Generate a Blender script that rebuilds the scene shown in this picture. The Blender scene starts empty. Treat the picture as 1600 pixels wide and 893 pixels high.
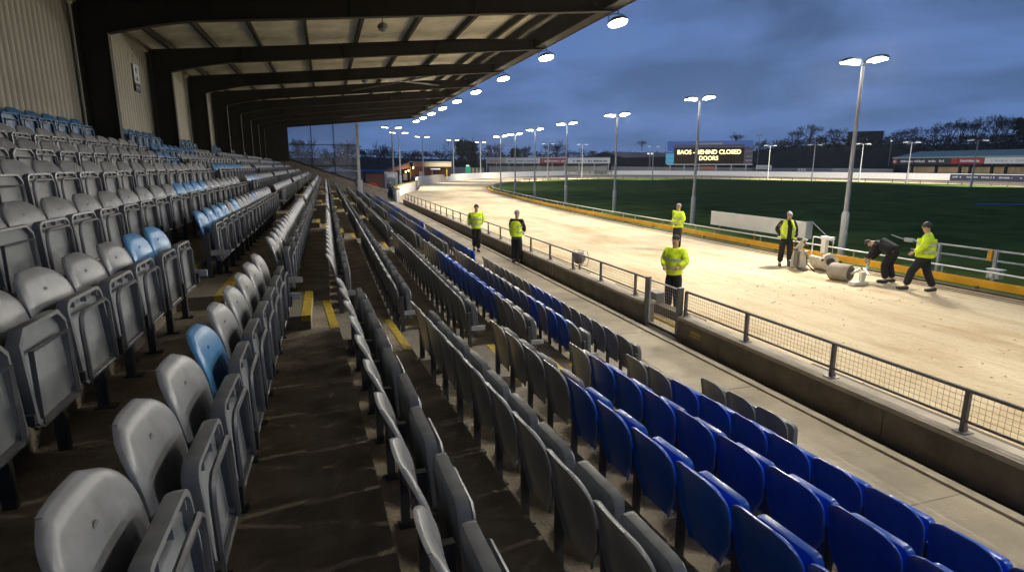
import bpy, bmesh, math, random
import numpy as np
from mathutils import Vector, Matrix
random.seed(7); rng = np.random.default_rng(7)
PI = math.pi
SC = bpy.context.scene
COL = SC.collection

# ------------------------------------------------------------------ camera
G = -3.25                       # ground level; the camera is the origin
FPX, CX, CY = 900.0, 800.0, 446.5
PITCH, AZ = math.radians(11.768), math.radians(17.621)
Fv = Vector((math.sin(AZ)*math.cos(PITCH), math.cos(AZ)*math.cos(PITCH), -math.sin(PITCH)))
Rv = Vector((math.cos(AZ), -math.sin(AZ), 0)); Uv = Rv.cross(Fv)
cam = bpy.data.cameras.new('camera'); cam.sensor_width = 36; cam.lens = FPX/1600*36
cam.clip_start = .05; cam.clip_end = 3000
co = bpy.data.objects.new('camera', cam); COL.objects.link(co)
m3 = Matrix((Rv, Uv, -Fv)).transposed()
co.matrix_world = m3.to_4x4(); SC.camera = co

# ------------------------------------------------------------------ sky, light levels, exposure
SC.view_settings.view_transform = 'Standard'; SC.view_settings.look = 'None'
SC.view_settings.exposure = 0; SC.view_settings.gamma = 1
SC.render.engine = 'CYCLES'; SC.cycles.max_bounces = 6; SC.cycles.diffuse_bounces = 3
SC.cycles.use_denoising = True; SC.cycles.sample_clamp_indirect = 4
SC.cycles.caustics_reflective = False; SC.cycles.caustics_refractive = False
P_MAST, P_EAVE, P_FAR = 6600.0, 950.0, 16000.0
LAMP_COL = (1.0, .92, .77)
w = bpy.data.worlds.new('World'); SC.world = w; w.use_nodes = True
nt = w.node_tree; N = nt.nodes; L = nt.links; N.clear()
def nn(t, **k):
    n = N.new(t)
    for a, b in k.items(): setattr(n, a, b)
    return n
out = nn('ShaderNodeOutputWorld'); bg = nn('ShaderNodeBackground'); bg.inputs[1].default_value = 1.1
tc = nn('ShaderNodeTexCoord'); sp = nn('ShaderNodeSeparateXYZ'); L.new(tc.outputs['Generated'], sp.inputs[0])
# plane-projected cloud coordinates so the cloud deck flattens to the horizon
zc = nn('ShaderNodeMath', operation='ADD'); zc.inputs[1].default_value = .16; L.new(sp.outputs[2], zc.inputs[0])
dx = nn('ShaderNodeMath', operation='DIVIDE'); dy = nn('ShaderNodeMath', operation='DIVIDE')
L.new(sp.outputs[0], dx.inputs[0]); L.new(zc.outputs[0], dx.inputs[1]); L.new(sp.outputs[1], dy.inputs[0]); L.new(zc.outputs[0], dy.inputs[1])
cb = nn('ShaderNodeCombineXYZ'); L.new(dx.outputs[0], cb.inputs[0]); L.new(dy.outputs[0], cb.inputs[1])
no = nn('ShaderNodeTexNoise'); no.inputs['Scale'].default_value = 1.25; no.inputs['Detail'].default_value = 7; no.inputs['Roughness'].default_value = .52; no.inputs['Distortion'].default_value = .35
L.new(cb.outputs[0], no.inputs['Vector'])
cr = nn('ShaderNodeValToRGB'); L.new(no.outputs[0], cr.inputs[0])
cr.color_ramp.elements[0].position = .38; cr.color_ramp.elements[0].color = (.040, .072, .152, 1)
cr.color_ramp.elements[1].position = .60; cr.color_ramp.elements[1].color = (.096, .172, .385, 1)
hz = nn('ShaderNodeMapRange'); L.new(sp.outputs[2], hz.inputs[0]); hz.inputs[1].default_value = 0; hz.inputs[2].default_value = .36; hz.inputs[3].default_value = .6; hz.inputs[4].default_value = 0
mx = nn('ShaderNodeMix', data_type='RGBA'); L.new(hz.outputs[0], mx.inputs[0]); L.new(cr.outputs[0], mx.inputs[6]); mx.inputs[7].default_value = (.125, .228, .48, 1)
L.new(mx.outputs[2], bg.inputs[0]); L.new(bg.outputs[0], out.inputs[0])

# ------------------------------------------------------------------ measuring helpers
def ray(px, py): return Fv*FPX + Rv*(px-CX) + Uv*(CY-py)
def PD(px, py, D):
    d = ray(px, py); return d*(D/math.hypot(d.x, d.y))
def atZ(px, py, z=G):
    d = ray(px, py); return d*(z/d.z)
def atY(px, py, Y):
    d = ray(px, py); return d*(Y/d.y)

# ------------------------------------------------------------------ materials
def mat(name, col, rough=.7, metal=0, noise=0, nscale=6, bump=0, bscale=30, emit=None, estr=0, spec=.5, stretch=None, rnd=0, col2=None, coat=0):
    m = bpy.data.materials.new(name); m.use_nodes = True
    t = m.node_tree; b = t.nodes['Principled BSDF']
    b.inputs['Base Color'].default_value = (*col, 1); b.inputs['Roughness'].default_value = rough
    b.inputs['Metallic'].default_value = metal; b.inputs['Specular IOR Level'].default_value = spec
    b.inputs['Coat Weight'].default_value = coat
    cur = None
    if noise or bump or stretch:
        tcx = t.nodes.new('ShaderNodeTexCoord'); mp = t.nodes.new('ShaderNodeMapping')
        t.links.new(tcx.outputs['Object'], mp.inputs[0])
        if stretch: mp.inputs['Scale'].default_value = stretch
    if noise:
        n = t.nodes.new('ShaderNodeTexNoise'); n.inputs['Scale'].default_value = nscale; n.inputs['Detail'].default_value = 8; n.inputs['Roughness'].default_value = .62
        t.links.new(mp.outputs[0], n.inputs['Vector'])
        r = t.nodes.new('ShaderNodeValToRGB'); r.color_ramp.elements[0].position = .32; r.color_ramp.elements[1].position = .68
        c2 = col2 if col2 else tuple(min(1, c*(1+noise)) for c in col)
        r.color_ramp.elements[0].color = (*[c*(1-noise) for c in col], 1) if not col2 else (*col, 1)
        r.color_ramp.elements[1].color = (*c2, 1)
        t.links.new(n.outputs[0], r.inputs[0]); cur = r.outputs[0]
    if rnd:
        oi = t.nodes.new('ShaderNodeObjectInfo'); mr = t.nodes.new('ShaderNodeMapRange'); t.links.new(oi.outputs['Random'], mr.inputs[0])
        mr.inputs[3].default_value = 1-rnd; mr.inputs[4].default_value = 1+rnd
        mm = t.nodes.new('ShaderNodeVectorMath'); mm.operation = 'SCALE'
        if cur: t.links.new(cur, mm.inputs[0])
        else: mm.inputs[0].default_value = col
        t.links.new(mr.outputs[0], mm.inputs['Scale']); cur = mm.outputs[0]
    if cur: t.links.new(cur, b.inputs['Base Color'])
    if bump:
        n2 = t.nodes.new('ShaderNodeTexNoise'); n2.inputs['Scale'].default_value = bscale; n2.inputs['Detail'].default_value = 6
        t.links.new(mp.outputs[0], n2.inputs['Vector'])
        bp = t.nodes.new('ShaderNodeBump'); bp.inputs['Strength'].default_value = bump; bp.inputs['Distance'].default_value = .03
        t.links.new(n2.outputs[0], bp.inputs['Height']); t.links.new(bp.outputs[0], b.inputs['Normal'])
    if emit:
        b.inputs['Emission Color'].default_value = (*emit, 1); b.inputs['Emission Strength'].default_value = estr
    return m
M = {}
M['grey'] = mat('grey_plastic', (.185, .195, .212), .30, spec=.25, noise=.24, nscale=7, rnd=.14)
M['greyu'] = mat('lit_faded_underside', (.22, .235, .25), .42, spec=.3, noise=.16, nscale=6, rnd=.10)  # faded seat grey, lightened further to stand in for lamplight on undersides
M['ltblue'] = mat('faded_blue_plastic', (.07, .21, .42), .28, spec=.28, noise=.14, nscale=5, rnd=.12)
M['blue'] = mat('deep_blue_plastic', (.010, .085, .46), .28, spec=.3, noise=.18, nscale=5, rnd=.16)
M['navy'] = mat('dark_blue_plastic', (.02, .10, .23), .4, noise=.15, nscale=5, rnd=.12)
M['tube'] = mat('galvanised_tube', (.15, .155, .17), .45, .55)
M['legs'] = mat('seat_steel', (.07, .072, .078), .5, .3)
M['black'] = mat('black_plastic', (.018, .018, .02), .5)
M['conc'] = mat('terrace_concrete', (.26, .225, .175), .92, noise=.45, nscale=2.6, bump=.4, bscale=45)
M['step'] = mat('step_concrete', (.20, .18, .15), .9, noise=.25, nscale=4, bump=.4)
M['walk'] = mat('walkway_concrete', (.36, .315, .24), .88, noise=.30, nscale=.9, bump=.35, bscale=25)
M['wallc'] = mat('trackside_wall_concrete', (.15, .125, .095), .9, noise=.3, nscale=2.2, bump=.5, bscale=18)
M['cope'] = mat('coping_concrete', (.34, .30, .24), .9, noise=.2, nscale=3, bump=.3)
M['yellow'] = mat('worn_yellow_paint', (.50, .36, .035), .7, noise=.28, nscale=14)
M['orange'] = mat('yellow_rail_paint', (.72, .37, .012), .6, noise=.12, nscale=3)
M['white'] = mat('white_paint', (.84, .83, .80), .6, noise=.06, nscale=2)
M['offwhite'] = mat('offwhite_machine', (.60, .57, .48), .55, noise=.2, nscale=5)
M['galv'] = mat('galvanised_steel', (.40, .41, .41), .55, .1, noise=.15, nscale=4)
M['railm'] = mat('fence_steel', (.16, .155, .15), .5, .5, noise=.15, nscale=5)
M['beam'] = mat('dark_steel_beam', (.024, .022, .018), .7, noise=.2, nscale=2)
M['sheet'] = mat('roof_sheet', (.80, .79, .70), .7, noise=.22, nscale=1.2)
M['clad'] = mat('wall_cladding', (.29, .275, .22), .65, noise=.14, nscale=1.0)
M['fascia'] = mat('fascia', (.10, .035, .03), .6)
M['brick'] = mat('brick', (.17, .075, .045), .9, noise=.3, nscale=3)
M['trim'] = mat('wall_trim', (.15, .15, .14), .7)
M['red'] = mat('red_plastic', (.55, .03, .02), .5)
M['rust'] = mat('timber_dark', (.11, .085, .06), .85, noise=.3, nscale=5)
M['hedge'] = mat('dark_foliage', (.016, .02, .014), 1, noise=.5, nscale=.3, spec=.1)
M['bark'] = mat('bare_branches', (.030, .026, .026), 1, spec=.1)
M['pali'] = mat('palisade', (.13, .155, .19), .6, .2, noise=.2, nscale=.5)
M['roofg'] = mat('shed_roof', (.16, .17, .20), .6, noise=.15, nscale=.3)
M['darkclad'] = mat('dark_cladding', (.018, .018, .021), .9, spec=.1)
M['skin'] = mat('skin', (.45, .26, .18), .55)
M['hiviz'] = mat('hi_vis_yellow', (.62, .90, .015), .7, noise=.25, nscale=6, bump=1.0, bscale=7, emit=(.5, .75, .02), estr=.0)
M['band'] = mat('reflective_band', (.42, .42, .44), .4)
M['darkcloth'] = mat('dark_navy_cloth', (.008, .009, .013), .9, bump=.5, bscale=16)
M['greycloth'] = mat('grey_cloth', (.07, .07, .075), .9, bump=.4, bscale=16)
M['hair'] = mat('dark_hair', (.03, .024, .02), .8)
M['hairg'] = mat('grey_hair', (.30, .28, .26), .8)
M['bluesheet'] = mat('blue_sheet', (.015, .07, .35), .5)
M['green'] = mat('green_net', (.02, .35, .2), .7)
M['tealroof'] = mat('teal_roof_edge', (.13, .23, .22), .6)
M['tan'] = mat('tan_boards', (.32, .26, .17), .8, noise=.2, nscale=.6)
M['salmon'] = mat('salmon_fascia', (.34, .15, .09), .7)
M['cream'] = mat('cream_fascia', (.34, .28, .18), .7)
M['adwhite'] = mat('ad_white', (.42, .45, .50), .6); M['adred'] = mat('ad_red', (.22, .015, .02), .6)
M['adnavy'] = mat('ad_navy', (.025, .03, .07), .6); M['adblack'] = mat('ad_black', (.02, .015, .02), .6)
M['adgrey'] = mat('ad_grey', (.26, .29, .30), .6)
M['sbblue'] = mat('scoreboard_blue', (.01, .07, .30), .5, emit=(.005, .06, .26), estr=.3)  # frame is no lamp; faint glow added to brighten its blue
M['sbcyan'] = mat('scoreboard_cyan', (.03, .3, .5), .5, emit=(.02, .32, .5), estr=.3)
M['sbpurp'] = mat('scoreboard_purple', (.03, .03, .07), .5)
M['screen'] = mat('led_screen', (.012, .01, .008), .7, spec=.1, emit=(.03, .02, .008), estr=.4)
M['led'] = mat('led_letters', (.9, .8, .4), .4, emit=(1, .82, .40), estr=2.2)
def emis(name, col, s):
    m = mat(name, (.9, .9, .9), .4, emit=col, estr=s)
    m.cycles.emission_sampling = 'NONE'; return m
M['lens'] = emis('lamp_lens', (1, .95, .82), 40)
M['lensfar'] = emis('far_lamp_lens', (1, .93, .8), 9)
M['lensoff'] = emis('distant_lamp_lens', (.9, .92, 1), .8)
M['warmglow'] = emis('warm_lamp', (1, .75, .3), 9)
M['greenglow'] = emis('green_lamp', (.1, 1, .5), 1.2)
# glass of the end screen
g = bpy.data.materials.new('screen_glass'); g.use_nodes = True; t = g.node_tree; t.nodes.clear()
o_ = t.nodes.new('ShaderNodeOutputMaterial'); a_ = t.nodes.new('ShaderNodeBsdfTransparent'); a_.inputs[0].default_value = (.92, .94, .97, 1)
b_ = t.nodes.new('ShaderNodeBsdfPrincipled'); b_.inputs['Base Color'].default_value = (.60, .62, .70, 1); b_.inputs['Roughness'].default_value = .25
x_ = t.nodes.new('ShaderNodeMixShader'); x_.inputs[0].default_value = .16
t.links.new(a_.outputs[0], x_.inputs[1]); t.links.new(b_.outputs[0], x_.inputs[2]); t.links.new(x_.outputs[0], o_.inputs[0]); M['glass'] = g
# sand
def sand():
    m = mat('track_sand', (.50, .405, .255), .95); t = m.node_tree; b = t.nodes['Principled BSDF']; nd = t.nodes; lk = t.links
    tcx = nd.new('ShaderNodeTexCoord')
    def noise(sc, stretch, det=8, ro=.6):
        mp = nd.new('ShaderNodeMapping'); mp.inputs['Scale'].default_value = stretch; lk.new(tcx.outputs['Object'], mp.inputs[0])
        n = nd.new('ShaderNodeTexNoise'); n.inputs['Scale'].default_value = sc; n.inputs['Detail'].default_value = det; n.inputs['Roughness'].default_value = ro
        lk.new(mp.outputs[0], n.inputs['Vector']); return n.outputs[0]
    def ramp(src, p0, p1, c0, c1):
        r = nd.new('ShaderNodeValToRGB'); r.color_ramp.elements[0].position = p0; r.color_ramp.elements[1].position = p1
        r.color_ramp.elements[0].color = (*c0, 1); r.color_ramp.elements[1].color = (*c1, 1); lk.new(src, r.inputs[0]); return r.outputs[0]
    def mul(a, c):
        x = nd.new('ShaderNodeMix'); x.data_type = 'RGBA'; x.blend_type = 'MULTIPLY'; x.inputs[0].default_value = 1; lk.new(a, x.inputs[6]); lk.new(c, x.inputs[7]); return x.outputs[2]
    base = ramp(noise(.5, (1, .35, 1)), .35, .68, (.53, .44, .29), (.66, .56, .39))
    streak = ramp(noise(.9, (1.3, .45, 1), 10, .74), .34, .56, (.84, .79, .72), (1, 1, 1))
    speck = ramp(noise(1.9, (1.4, .7, 1), 10, .78), .30, .385, (.60, .53, .44), (1, 1, 1))
    rut = ramp(noise(1.0, (5, .045, 1), 3, .5), .38, .50, (.93, .91, .87), (1, 1, 1))
    damp = ramp(noise(.33, (1.6, .7, 1), 6, .6), .36, .50, (.80, .73, .64), (1, 1, 1))
    fine = ramp(noise(26, (1, 1, 1), 4), .3, .6, (.86, .85, .83), (1, 1, 1))
    lk.new(mul(mul(mul(mul(mul(base, streak), rut), damp), speck), fine), b.inputs['Base Color'])
    bp = nd.new('ShaderNodeBump'); bp.inputs['Strength'].default_value = .9; bp.inputs['Distance'].default_value = .05
    ad = nd.new('ShaderNodeMath'); ad.operation = 'ADD'; lk.new(noise(1.4, (2.4, .30, 1), 10, .72), ad.inputs[0]); lk.new(noise(12, (1, .6, 1), 5), ad.inputs[1])
    lk.new(ad.outputs[0], bp.inputs['Height']); lk.new(bp.outputs[0], b.inputs['Normal']); return m
M['sand'] = sand()
M['clod'] = mat('damp_sand', (.20, .15, .085), .95)
M['grass'] = mat('infield_grass', (.070, .112, .030), 1, noise=.4, nscale=.35, bump=.6, bscale=8, spec=.0)
M['soil'] = mat('outer_ground', (.045, .042, .035), .95, noise=.3, nscale=.2, spec=.2)

# ------------------------------------------------------------------ mesh builder
class MB:
    def __init__(s): s.v = []; s.f = []; s.m = []; s.mats = []
    def mi(s, m):
        if m not in s.mats: s.mats.append(m)
        return s.mats.index(m)
    def add(s, vs, fs, m='conc'):
        o = len(s.v); s.v += [tuple(v) for v in vs]; k = s.mi(m)
        for f in fs: s.f.append(tuple(i+o for i in f)); s.m.append(k)
    def box(s, x0, x1, y0, y1, z0, z1, m='conc'):
        vs = [(x, y, z) for z in (z0, z1) for y in (y0, y1) for x in (x0, x1)]
        s.add(vs, [(0, 2, 3, 1), (4, 5, 7, 6), (0, 1, 5, 4), (2, 6, 7, 3), (0, 4, 6, 2), (1, 3, 7, 5)], m)
    def obox(s, c, ax, ay, az, m='conc'):      # centre + three half vectors
        c = Vector(c); ax = Vector(ax); ay = Vector(ay); az = Vector(az)
        vs = [c+ax*i+ay*j+az*k for k in (-1, 1) for j in (-1, 1) for i in (-1, 1)]
        s.add(vs, [(0, 2, 3, 1), (4, 5, 7, 6), (0, 1, 5, 4), (2, 6, 7, 3), (0, 4, 6, 2), (1, 3, 7, 5)], m)
    def bar(s, a, b, w, h, m='conc'):          # rectangular bar from a to b, h is vertical-ish
        a = Vector(a); b = Vector(b); d = (b-a); l = d.length; d.normalize()
        up = Vector((0, 0, 1)) if abs(d.z) < .95 else Vector((1, 0, 0))
        sd = d.cross(up).normalized(); u2 = sd.cross(d)
        s.obox((a+b)/2, d*l/2, sd*w/2, u2*h/2, m)
    def tube(s, pts, r, n=6, m='galv', cap=True):
        pts = [Vector(p) for p in pts]; rs = r if isinstance(r, (list, tuple)) else [r]*len(pts)
        vs = []; fs = []; prev = None
        for i, p in enumerate(pts):
            d = (pts[min(i+1, len(pts)-1)]-pts[max(i-1, 0)]).normalized()
            if prev is None:
                up = Vector((0, 0, 1)) if abs(d.z) < .9 else Vector((1, 0, 0)); a = d.cross(up).normalized()
            else: a = (prev - d*prev.dot(d)).normalized()
            prev = a; b = d.cross(a)
            for k in range(n):
                t = 2*PI*k/n; vs.append(p+(a*math.cos(t)+b*math.sin(t))*rs[i])
        for i in range(len(pts)-1):
            for k in range(n):
                k2 = (k+1) % n; fs.append((i*n+k, i*n+k2, (i+1)*n+k2, (i+1)*n+k))
        if cap: fs.append(tuple(range(n-1, -1, -1))); fs.append(tuple((len(pts)-1)*n+k for k in range(n)))
        s.add(vs, fs, m)
    def prism(s, poly, d, m='conc'):           # planar polygon + thickness vector
        n = len(poly); d = Vector(d); vs = [Vector(p) for p in poly] + [Vector(p)+d for p in poly]
        s.add(vs, [tuple(range(n)), tuple(range(2*n-1, n-1, -1))] + [((i+1) % n, i, n+i, n+(i+1) % n) for i in range(n)], m)
    def sheet(s, poly, m='conc'): s.add(poly, [tuple(range(len(poly)))], m)
    def build(s, name, parent=None, smooth=False, loc=None):
        me = s.mesh(name, smooth); return link(name, me, parent, loc)
    def mesh(s, name, smooth=False):
        me = bpy.data.meshes.new(name); me.from_pydata(s.v, [], s.f)
        for k in s.mats: me.materials.append(M[k])
        me.polygons.foreach_set('material_index', s.m)
        if smooth: me.polygons.foreach_set('use_smooth', [True]*len(s.f))
        me.update(); return me
def link(name, me, parent=None, loc=None, rot=None):
    o = bpy.data.objects.new(name, me); COL.objects.link(o)
    if parent: o.parent = parent
    if loc is not None: o.location = loc
    if rot is not None: o.rotation_euler = rot
    return o
def thing(name, label, cat, loc=(0, 0, 0), rz=0, group=None):
    o = bpy.data.objects.new(name, None); COL.objects.link(o); o.location = loc; o.rotation_euler = (0, 0, rz); o.empty_display_size = .2
    o['label'] = label; o['category'] = cat
    if group: o['group'] = group
    return o
def tag(o, label, cat, group=None):
    o['label'] = label; o['category'] = cat
    if group: o['group'] = group
    return o
def struct(o): o['kind'] = 'structure'; return o
def stuff(o, label, cat): o['kind'] = 'stuff'; o['label'] = label; o['category'] = cat; return o
def smooth_auto(o, ang=40):
    me = o.data; me.polygons.foreach_set('use_smooth', [True]*len(me.polygons)); me.set_sharp_from_angle(angle=math.radians(ang)); return o

def spot(name, loc, aim, power, size=150, blend=1, radius=.18, parent=None):
    l = bpy.data.lights.new(name, 'SPOT'); l.energy = power; l.color = LAMP_COL; l.spot_size = math.radians(size); l.spot_blend = blend; l.shadow_soft_size = radius
    o = bpy.data.objects.new(name, l); COL.objects.link(o); o.location = loc
    o.rotation_euler = (Vector(aim)-Vector(loc)).to_track_quat('-Z', 'Y').to_euler()
    if parent: o.parent = parent; o.location = Vector(loc)-parent.location
    return o

# ------------------------------------------------------------------ ground, track, infield
b = MB(); b.box(-390, 890, -290, 1090, G-.6, G-.03, 'soil'); struct(b.build('ground'))
def smooth_closed(pts, per=10):
    out = []; n = len(pts)
    for i in range(n):
        p0, p1, p2, p3 = [np.array(pts[(i+k-1) % n], float) for k in range(4)]
        for j in range(per):
            t = j/per
            out.append(tuple(.5*((2*p1)+(-p0+p2)*t+(2*p0-5*p1+4*p2-p3)*t*t+(-p0+3*p1-3*p2+p3)*t**3)))
    return out
OUT = [(6.34, -30), (6.34, 0), (6.34, 25), (6.34, 46), (6.6, 58), (8.4, 68), (11.6, 80), (16.6, 103), (29.5, 131), (46, 157), (69, 181), (93, 193), (114, 190), (126, 168), (133, 140), (137, 112), (137, 84), (133, 50), (124, 20), (110, -20), (80, -55), (40, -65), (12, -50)]
INN = [(16.5, -30), (16.5, 0), (16.5, 12), (16.5, 24), (16.75, 36), (17.5, 48), (18.8, 60), (20.6, 74), (24.6, 88.5), (33, 105), (42.5, 119), (54.5, 131), (69, 138), (84, 136), (97, 124), (105, 105), (107, 82), (102, 59), (90, 30), (74, 0), (52, -22), (28, -32)]
OUTS = smooth_closed(OUT, 8); INNS = smooth_closed(INN, 8)
b = MB(); b.sheet([(x, y, G) for x, y in OUTS], 'sand'); struct(b.build('track'))
b = MB(); b.sheet([(x, y, G+.02) for x, y in INNS], 'grass'); struct(b.build('infield_grass'))
b = MB(); b.box(3.0, 6.05, -8, 72, G-.2, G+.004, 'walk'); b.box(-8, 6.05, 52.3, 72, G-.2, G+.006, 'walk'); 
for k in range(26):
    yy = -5.5+3.05*k
    if yy < 52: b.box(3.2, 5.92, yy, yy+.014, G, G+.007, 'conc')
struct(b.build('walkway'))
b = MB(); b.box(5.93, 6.05, -8, 60, G-.05, G+.035, 'cope'); b.box(6.06, 6.2, -8, 60, G-.2, G-.02, 'soil'); struct(b.build('drain_kerb'))

# ------------------------------------------------------------------ terrace rows
# name, X of back tops, Z of back tops, seat pitch, near-block slope
ROWS = [
 dict(n='top', X=-4.75, Z=.90, p=.62, up=1), dict(n='second from the top', X=-4.15, Z=.55, p=.62, up=1), dict(n='third from the top', X=-3.5, Z=.30, p=.60, up=1),
 dict(n='tenth row up', X=-2.8, Z=.04, p=.62, up=1), dict(n='ninth row up', X=-2.08, Z=-.26, p=.58, up=1),
 dict(n='eighth row up', X=-1.37, Z=-.50, p=.50), dict(n='seventh row up', X=-.63, Z=-.76, p=.478), dict(n='sixth row up', X=-.045, Z=-1.05, p=.50, k=.040, s=5.50),
 dict(n='fifth row up', X=.66, Z=-1.35, p=.475, k=.060, s=5.60), dict(n='fourth row up', X=1.50, Z=-1.62, p=.462, k=.062, s=5.64),
 dict(n='third row up', X=2.31, Z=-1.88, p=.47, k=.068, s=5.40), dict(n='second row up', X=3.12, Z=-2.15, p=.435, k=.070, s=5.58), dict(n='front row', X=3.93, Z=-2.42, p=.435, k=.062, s=5.26)]
SH = .80
AISLES = [(5.72, 7.0), (15.55, 16.75), (25.2, 26.4), (34.8, 36.0), (44.4, 45.6)]
YEND = 51.8
def rx(r, y):                                  # X of the row's backs (and riser) at y
    k = r.get('k', 0)
    if not k or y >= 7: return r['X']
    x57 = r['X']+.085
    if y >= 5.7: return r['X']+(7-y)/1.3*.085
    return x57+(5.7-y)*k
b = MB(); YS = [-5.0, 5.7, 7.0, 52.0]
TOPX = -5.3
for i, r in enumerate(ROWS):
    zt = r['Z']-SH; r['T'] = zt
for i, r in enumerate(ROWS):
    z = r['T']; zprev = ROWS[i-1]['T'] if i else z+.02
    for a, c in zip(YS[:-1], YS[1:]):
        xa0, xa1 = (rx(r, a), rx(r, c)) if i else (TOPX, TOPX)
        nr = ROWS[i+1] if i+1 < len(ROWS) else None
        xb0, xb1 = (rx(nr, a), rx(nr, c)) if nr else (4.95, 4.95)
        zn = nr['T'] if nr else G-.1
        b.add([(xa0, a, z), (xb0, a, z), (xb1, c, z), (xa1, c, z)], [(0, 1, 2, 3)], 'conc')
        b.add([(xb0, a, z), (xb0, a, zn), (xb1, c, zn), (xb1, c, z)], [(0, 1, 2, 3)], 'conc')
b.add([(TOPX, 52, ROWS[0]['T'])]+[(x, 52, z) for i, r in enumerate(ROWS) for x, z in ((r['X'] if i else TOPX, r['T']), ((ROWS[i+1]['X'] if i+1 < len(ROWS) else 4.95), r['T']))]+[(4.95, 52, G-.1), (TOPX, 52, G-.1)], [tuple(range(2*len(ROWS)+3))], 'conc')
struct(b.build('terrace'))
# painted tread edges in the aisles, and a worn pale edge strip
b = MB()
for ai, (a0, a1) in enumerate(AISLES):
    for i in range(1, len(ROWS)):
        if ai == 0 and i < 5: continue
        r = ROWS[i]; z = ROWS[i-1]['T']+.004
        xa, xb = rx(r, a0), rx(r, a1)
        b.add([(xa-.085, a0, z), (xa-.002, a0, z), (xb-.002, a1, z), (xb-.085, a1, z)], [(0, 1, 2, 3)], 'yellow')
struct(b.build('painted_step_edges'))
ORD = ['', 'first', 'second', 'third', 'fourth', 'fifth', 'sixth', 'seventh', 'eighth', 'ninth', 'tenth', 'eleventh', 'twelfth', 'thirteenth', 'fourteenth', 'fifteenth', 'sixteenth', 'seventeenth', 'eighteenth', 'nineteenth', 'twentieth', 'twenty-first', 'twenty-second', 'twenty-third', 'twenty-fourth', 'twenty-fifth', 'twenty-sixth', 'twenty-seventh', 'twenty-eighth', 'twenty-ninth', 'thirtieth', 'thirty-first', 'thirty-second', 'thirty-third', 'thirty-fourth', 'thirty-fifth']
AN = ['nearest', 'second', 'third', 'fourth', 'farthest']
for ai, (a0, a1) in enumerate(AISLES):
    for i in range(1, len(ROWS)):
        if ai == 0 and i < 5: continue
        r = ROWS[i]; z0 = r['T']; h = (ROWS[i-1]['T']-z0)*.52; x = (rx(r, a0)+rx(r, a1))/2; ym = (a0+a1)/2
        if ai == 0: a0u, a1u = a0+.05, a1-.05
        else: a0u, a1u = a0+.06, a1-.06
        s = thing('aisle_step', f'concrete half step with yellow edge, {ORD[len(ROWS)-i]} up from the walkway in the {AN[ai]} aisle', 'step', (x+.003, ym, z0), -math.atan((rx(r, a0)-rx(r, a1))/(a1-a0))*-1 if 0 else 0, 'half steps in the stand aisles')
        q = MB(); q.box(.0, .315, a0u-ym, a1u-ym, 0, h, 'step'); q.build('concrete_block', s)
        q = MB(); q.box(.316, .40, a0u-ym, a1u-ym, 0, h, 'step'); q.box(.316, .403, a0u-ym-.002, a1u-ym+.002, h-.05, h+.003, 'yellow'); q.build('yellow_nosing', s)

# ------------------------------------------------------------------ seats
def back_mb(mt, nu=12, nv=11):
    b = MB(); nt_ = 9 if nu > 8 else 6; zs = [.30+(.64-.30)*k/(nv-5) for k in range(nv-5)] + [.64+.18*math.sin(PI/2*k/nt_) for k in range(nt_+1)]
    zs = sorted(set(zs)); nv = len(zs)
    def W(z):
        if z < .50: t = (z-.30)/.20; t = t*t*(3-2*t); return .135+(.227-.135)*t
        if z <= .64: return .227
        t = min(1, (z-.64)/.18); return .227*max(.0, 1-t**3.3)**(1/3.0)
    vs = []
    for side in (0, 1):
        for z in zs:
            wd = max(W(z), .105); v = (z-.30)/.52; tz = max(0, (z-.64)/.18)
            for k in range(nu+1):
                u = math.sin(PI/2*(-1+2*k/nu)*.999); y = u*wd
                x = .135-.085*v+.026*(y/.227)**2*(.3+.7*v)-.040*max(0, (z-.60)/.22)**2
                e = max(abs(u), tz); h_ = max(0, (e-.82)/.18)
                x -= .016*h_*h_
                zz = z - .014*(y/.227)**2*min(1, tz)
                vs.append((x-side*.013, y, zz))
    fs = []; n1 = nu+1; T = nv*n1
    for j in range(nv-1):
        for k in range(nu):
            a = j*n1+k; fs.append((a, a+1, a+n1+1, a+n1)); fs.append((T+a, T+a+n1, T+a+n1+1, T+a+1))
    for k in range(nu):
        fs.append((k, T+k, T+k+1, k+1)); a = (nv-1)*n1+k; fs.append((a, a+1, T+a+1, T+a))
    for j in range(nv-1):
        a = j*n1; fs.append((a, a+n1, T+a+n1, T+a)); a = j*n1+nu; fs.append((a, T+a, T+a+n1, a+n1))
    b.add(vs, fs, mt)
    if nu > 8:                                  # moulded disc near the top of the shell
        c = [( .0555, .018*math.cos(t*PI/5), .715+.018*math.sin(t*PI/5)) for t in range(10)]
        c2 = [( .048, y*1.05, .715+(z-.715)*1.05) for x, y, z in c]
        b.add(c+c2, [tuple(range(10))]+[(i, (i+1) % 10, 10+(i+1) % 10, 10+i) for i in range(10)], mt)
    return b
def outline(n, w, z0, z1, r, rb):
    pts = []
    for cy, cz, a0, rr in ((w-r, z1-r, 0, r), (-w+r, z1-r, 90, r), (-w+rb, z0+rb, 180, rb), (w-rb, z0+rb, 270, rb)):
        for k in range(n+1):
            a = math.radians(a0+90*k/n); pts.append((cy+rr*math.cos(a), cz+rr*math.sin(a)))
    return pts
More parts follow.
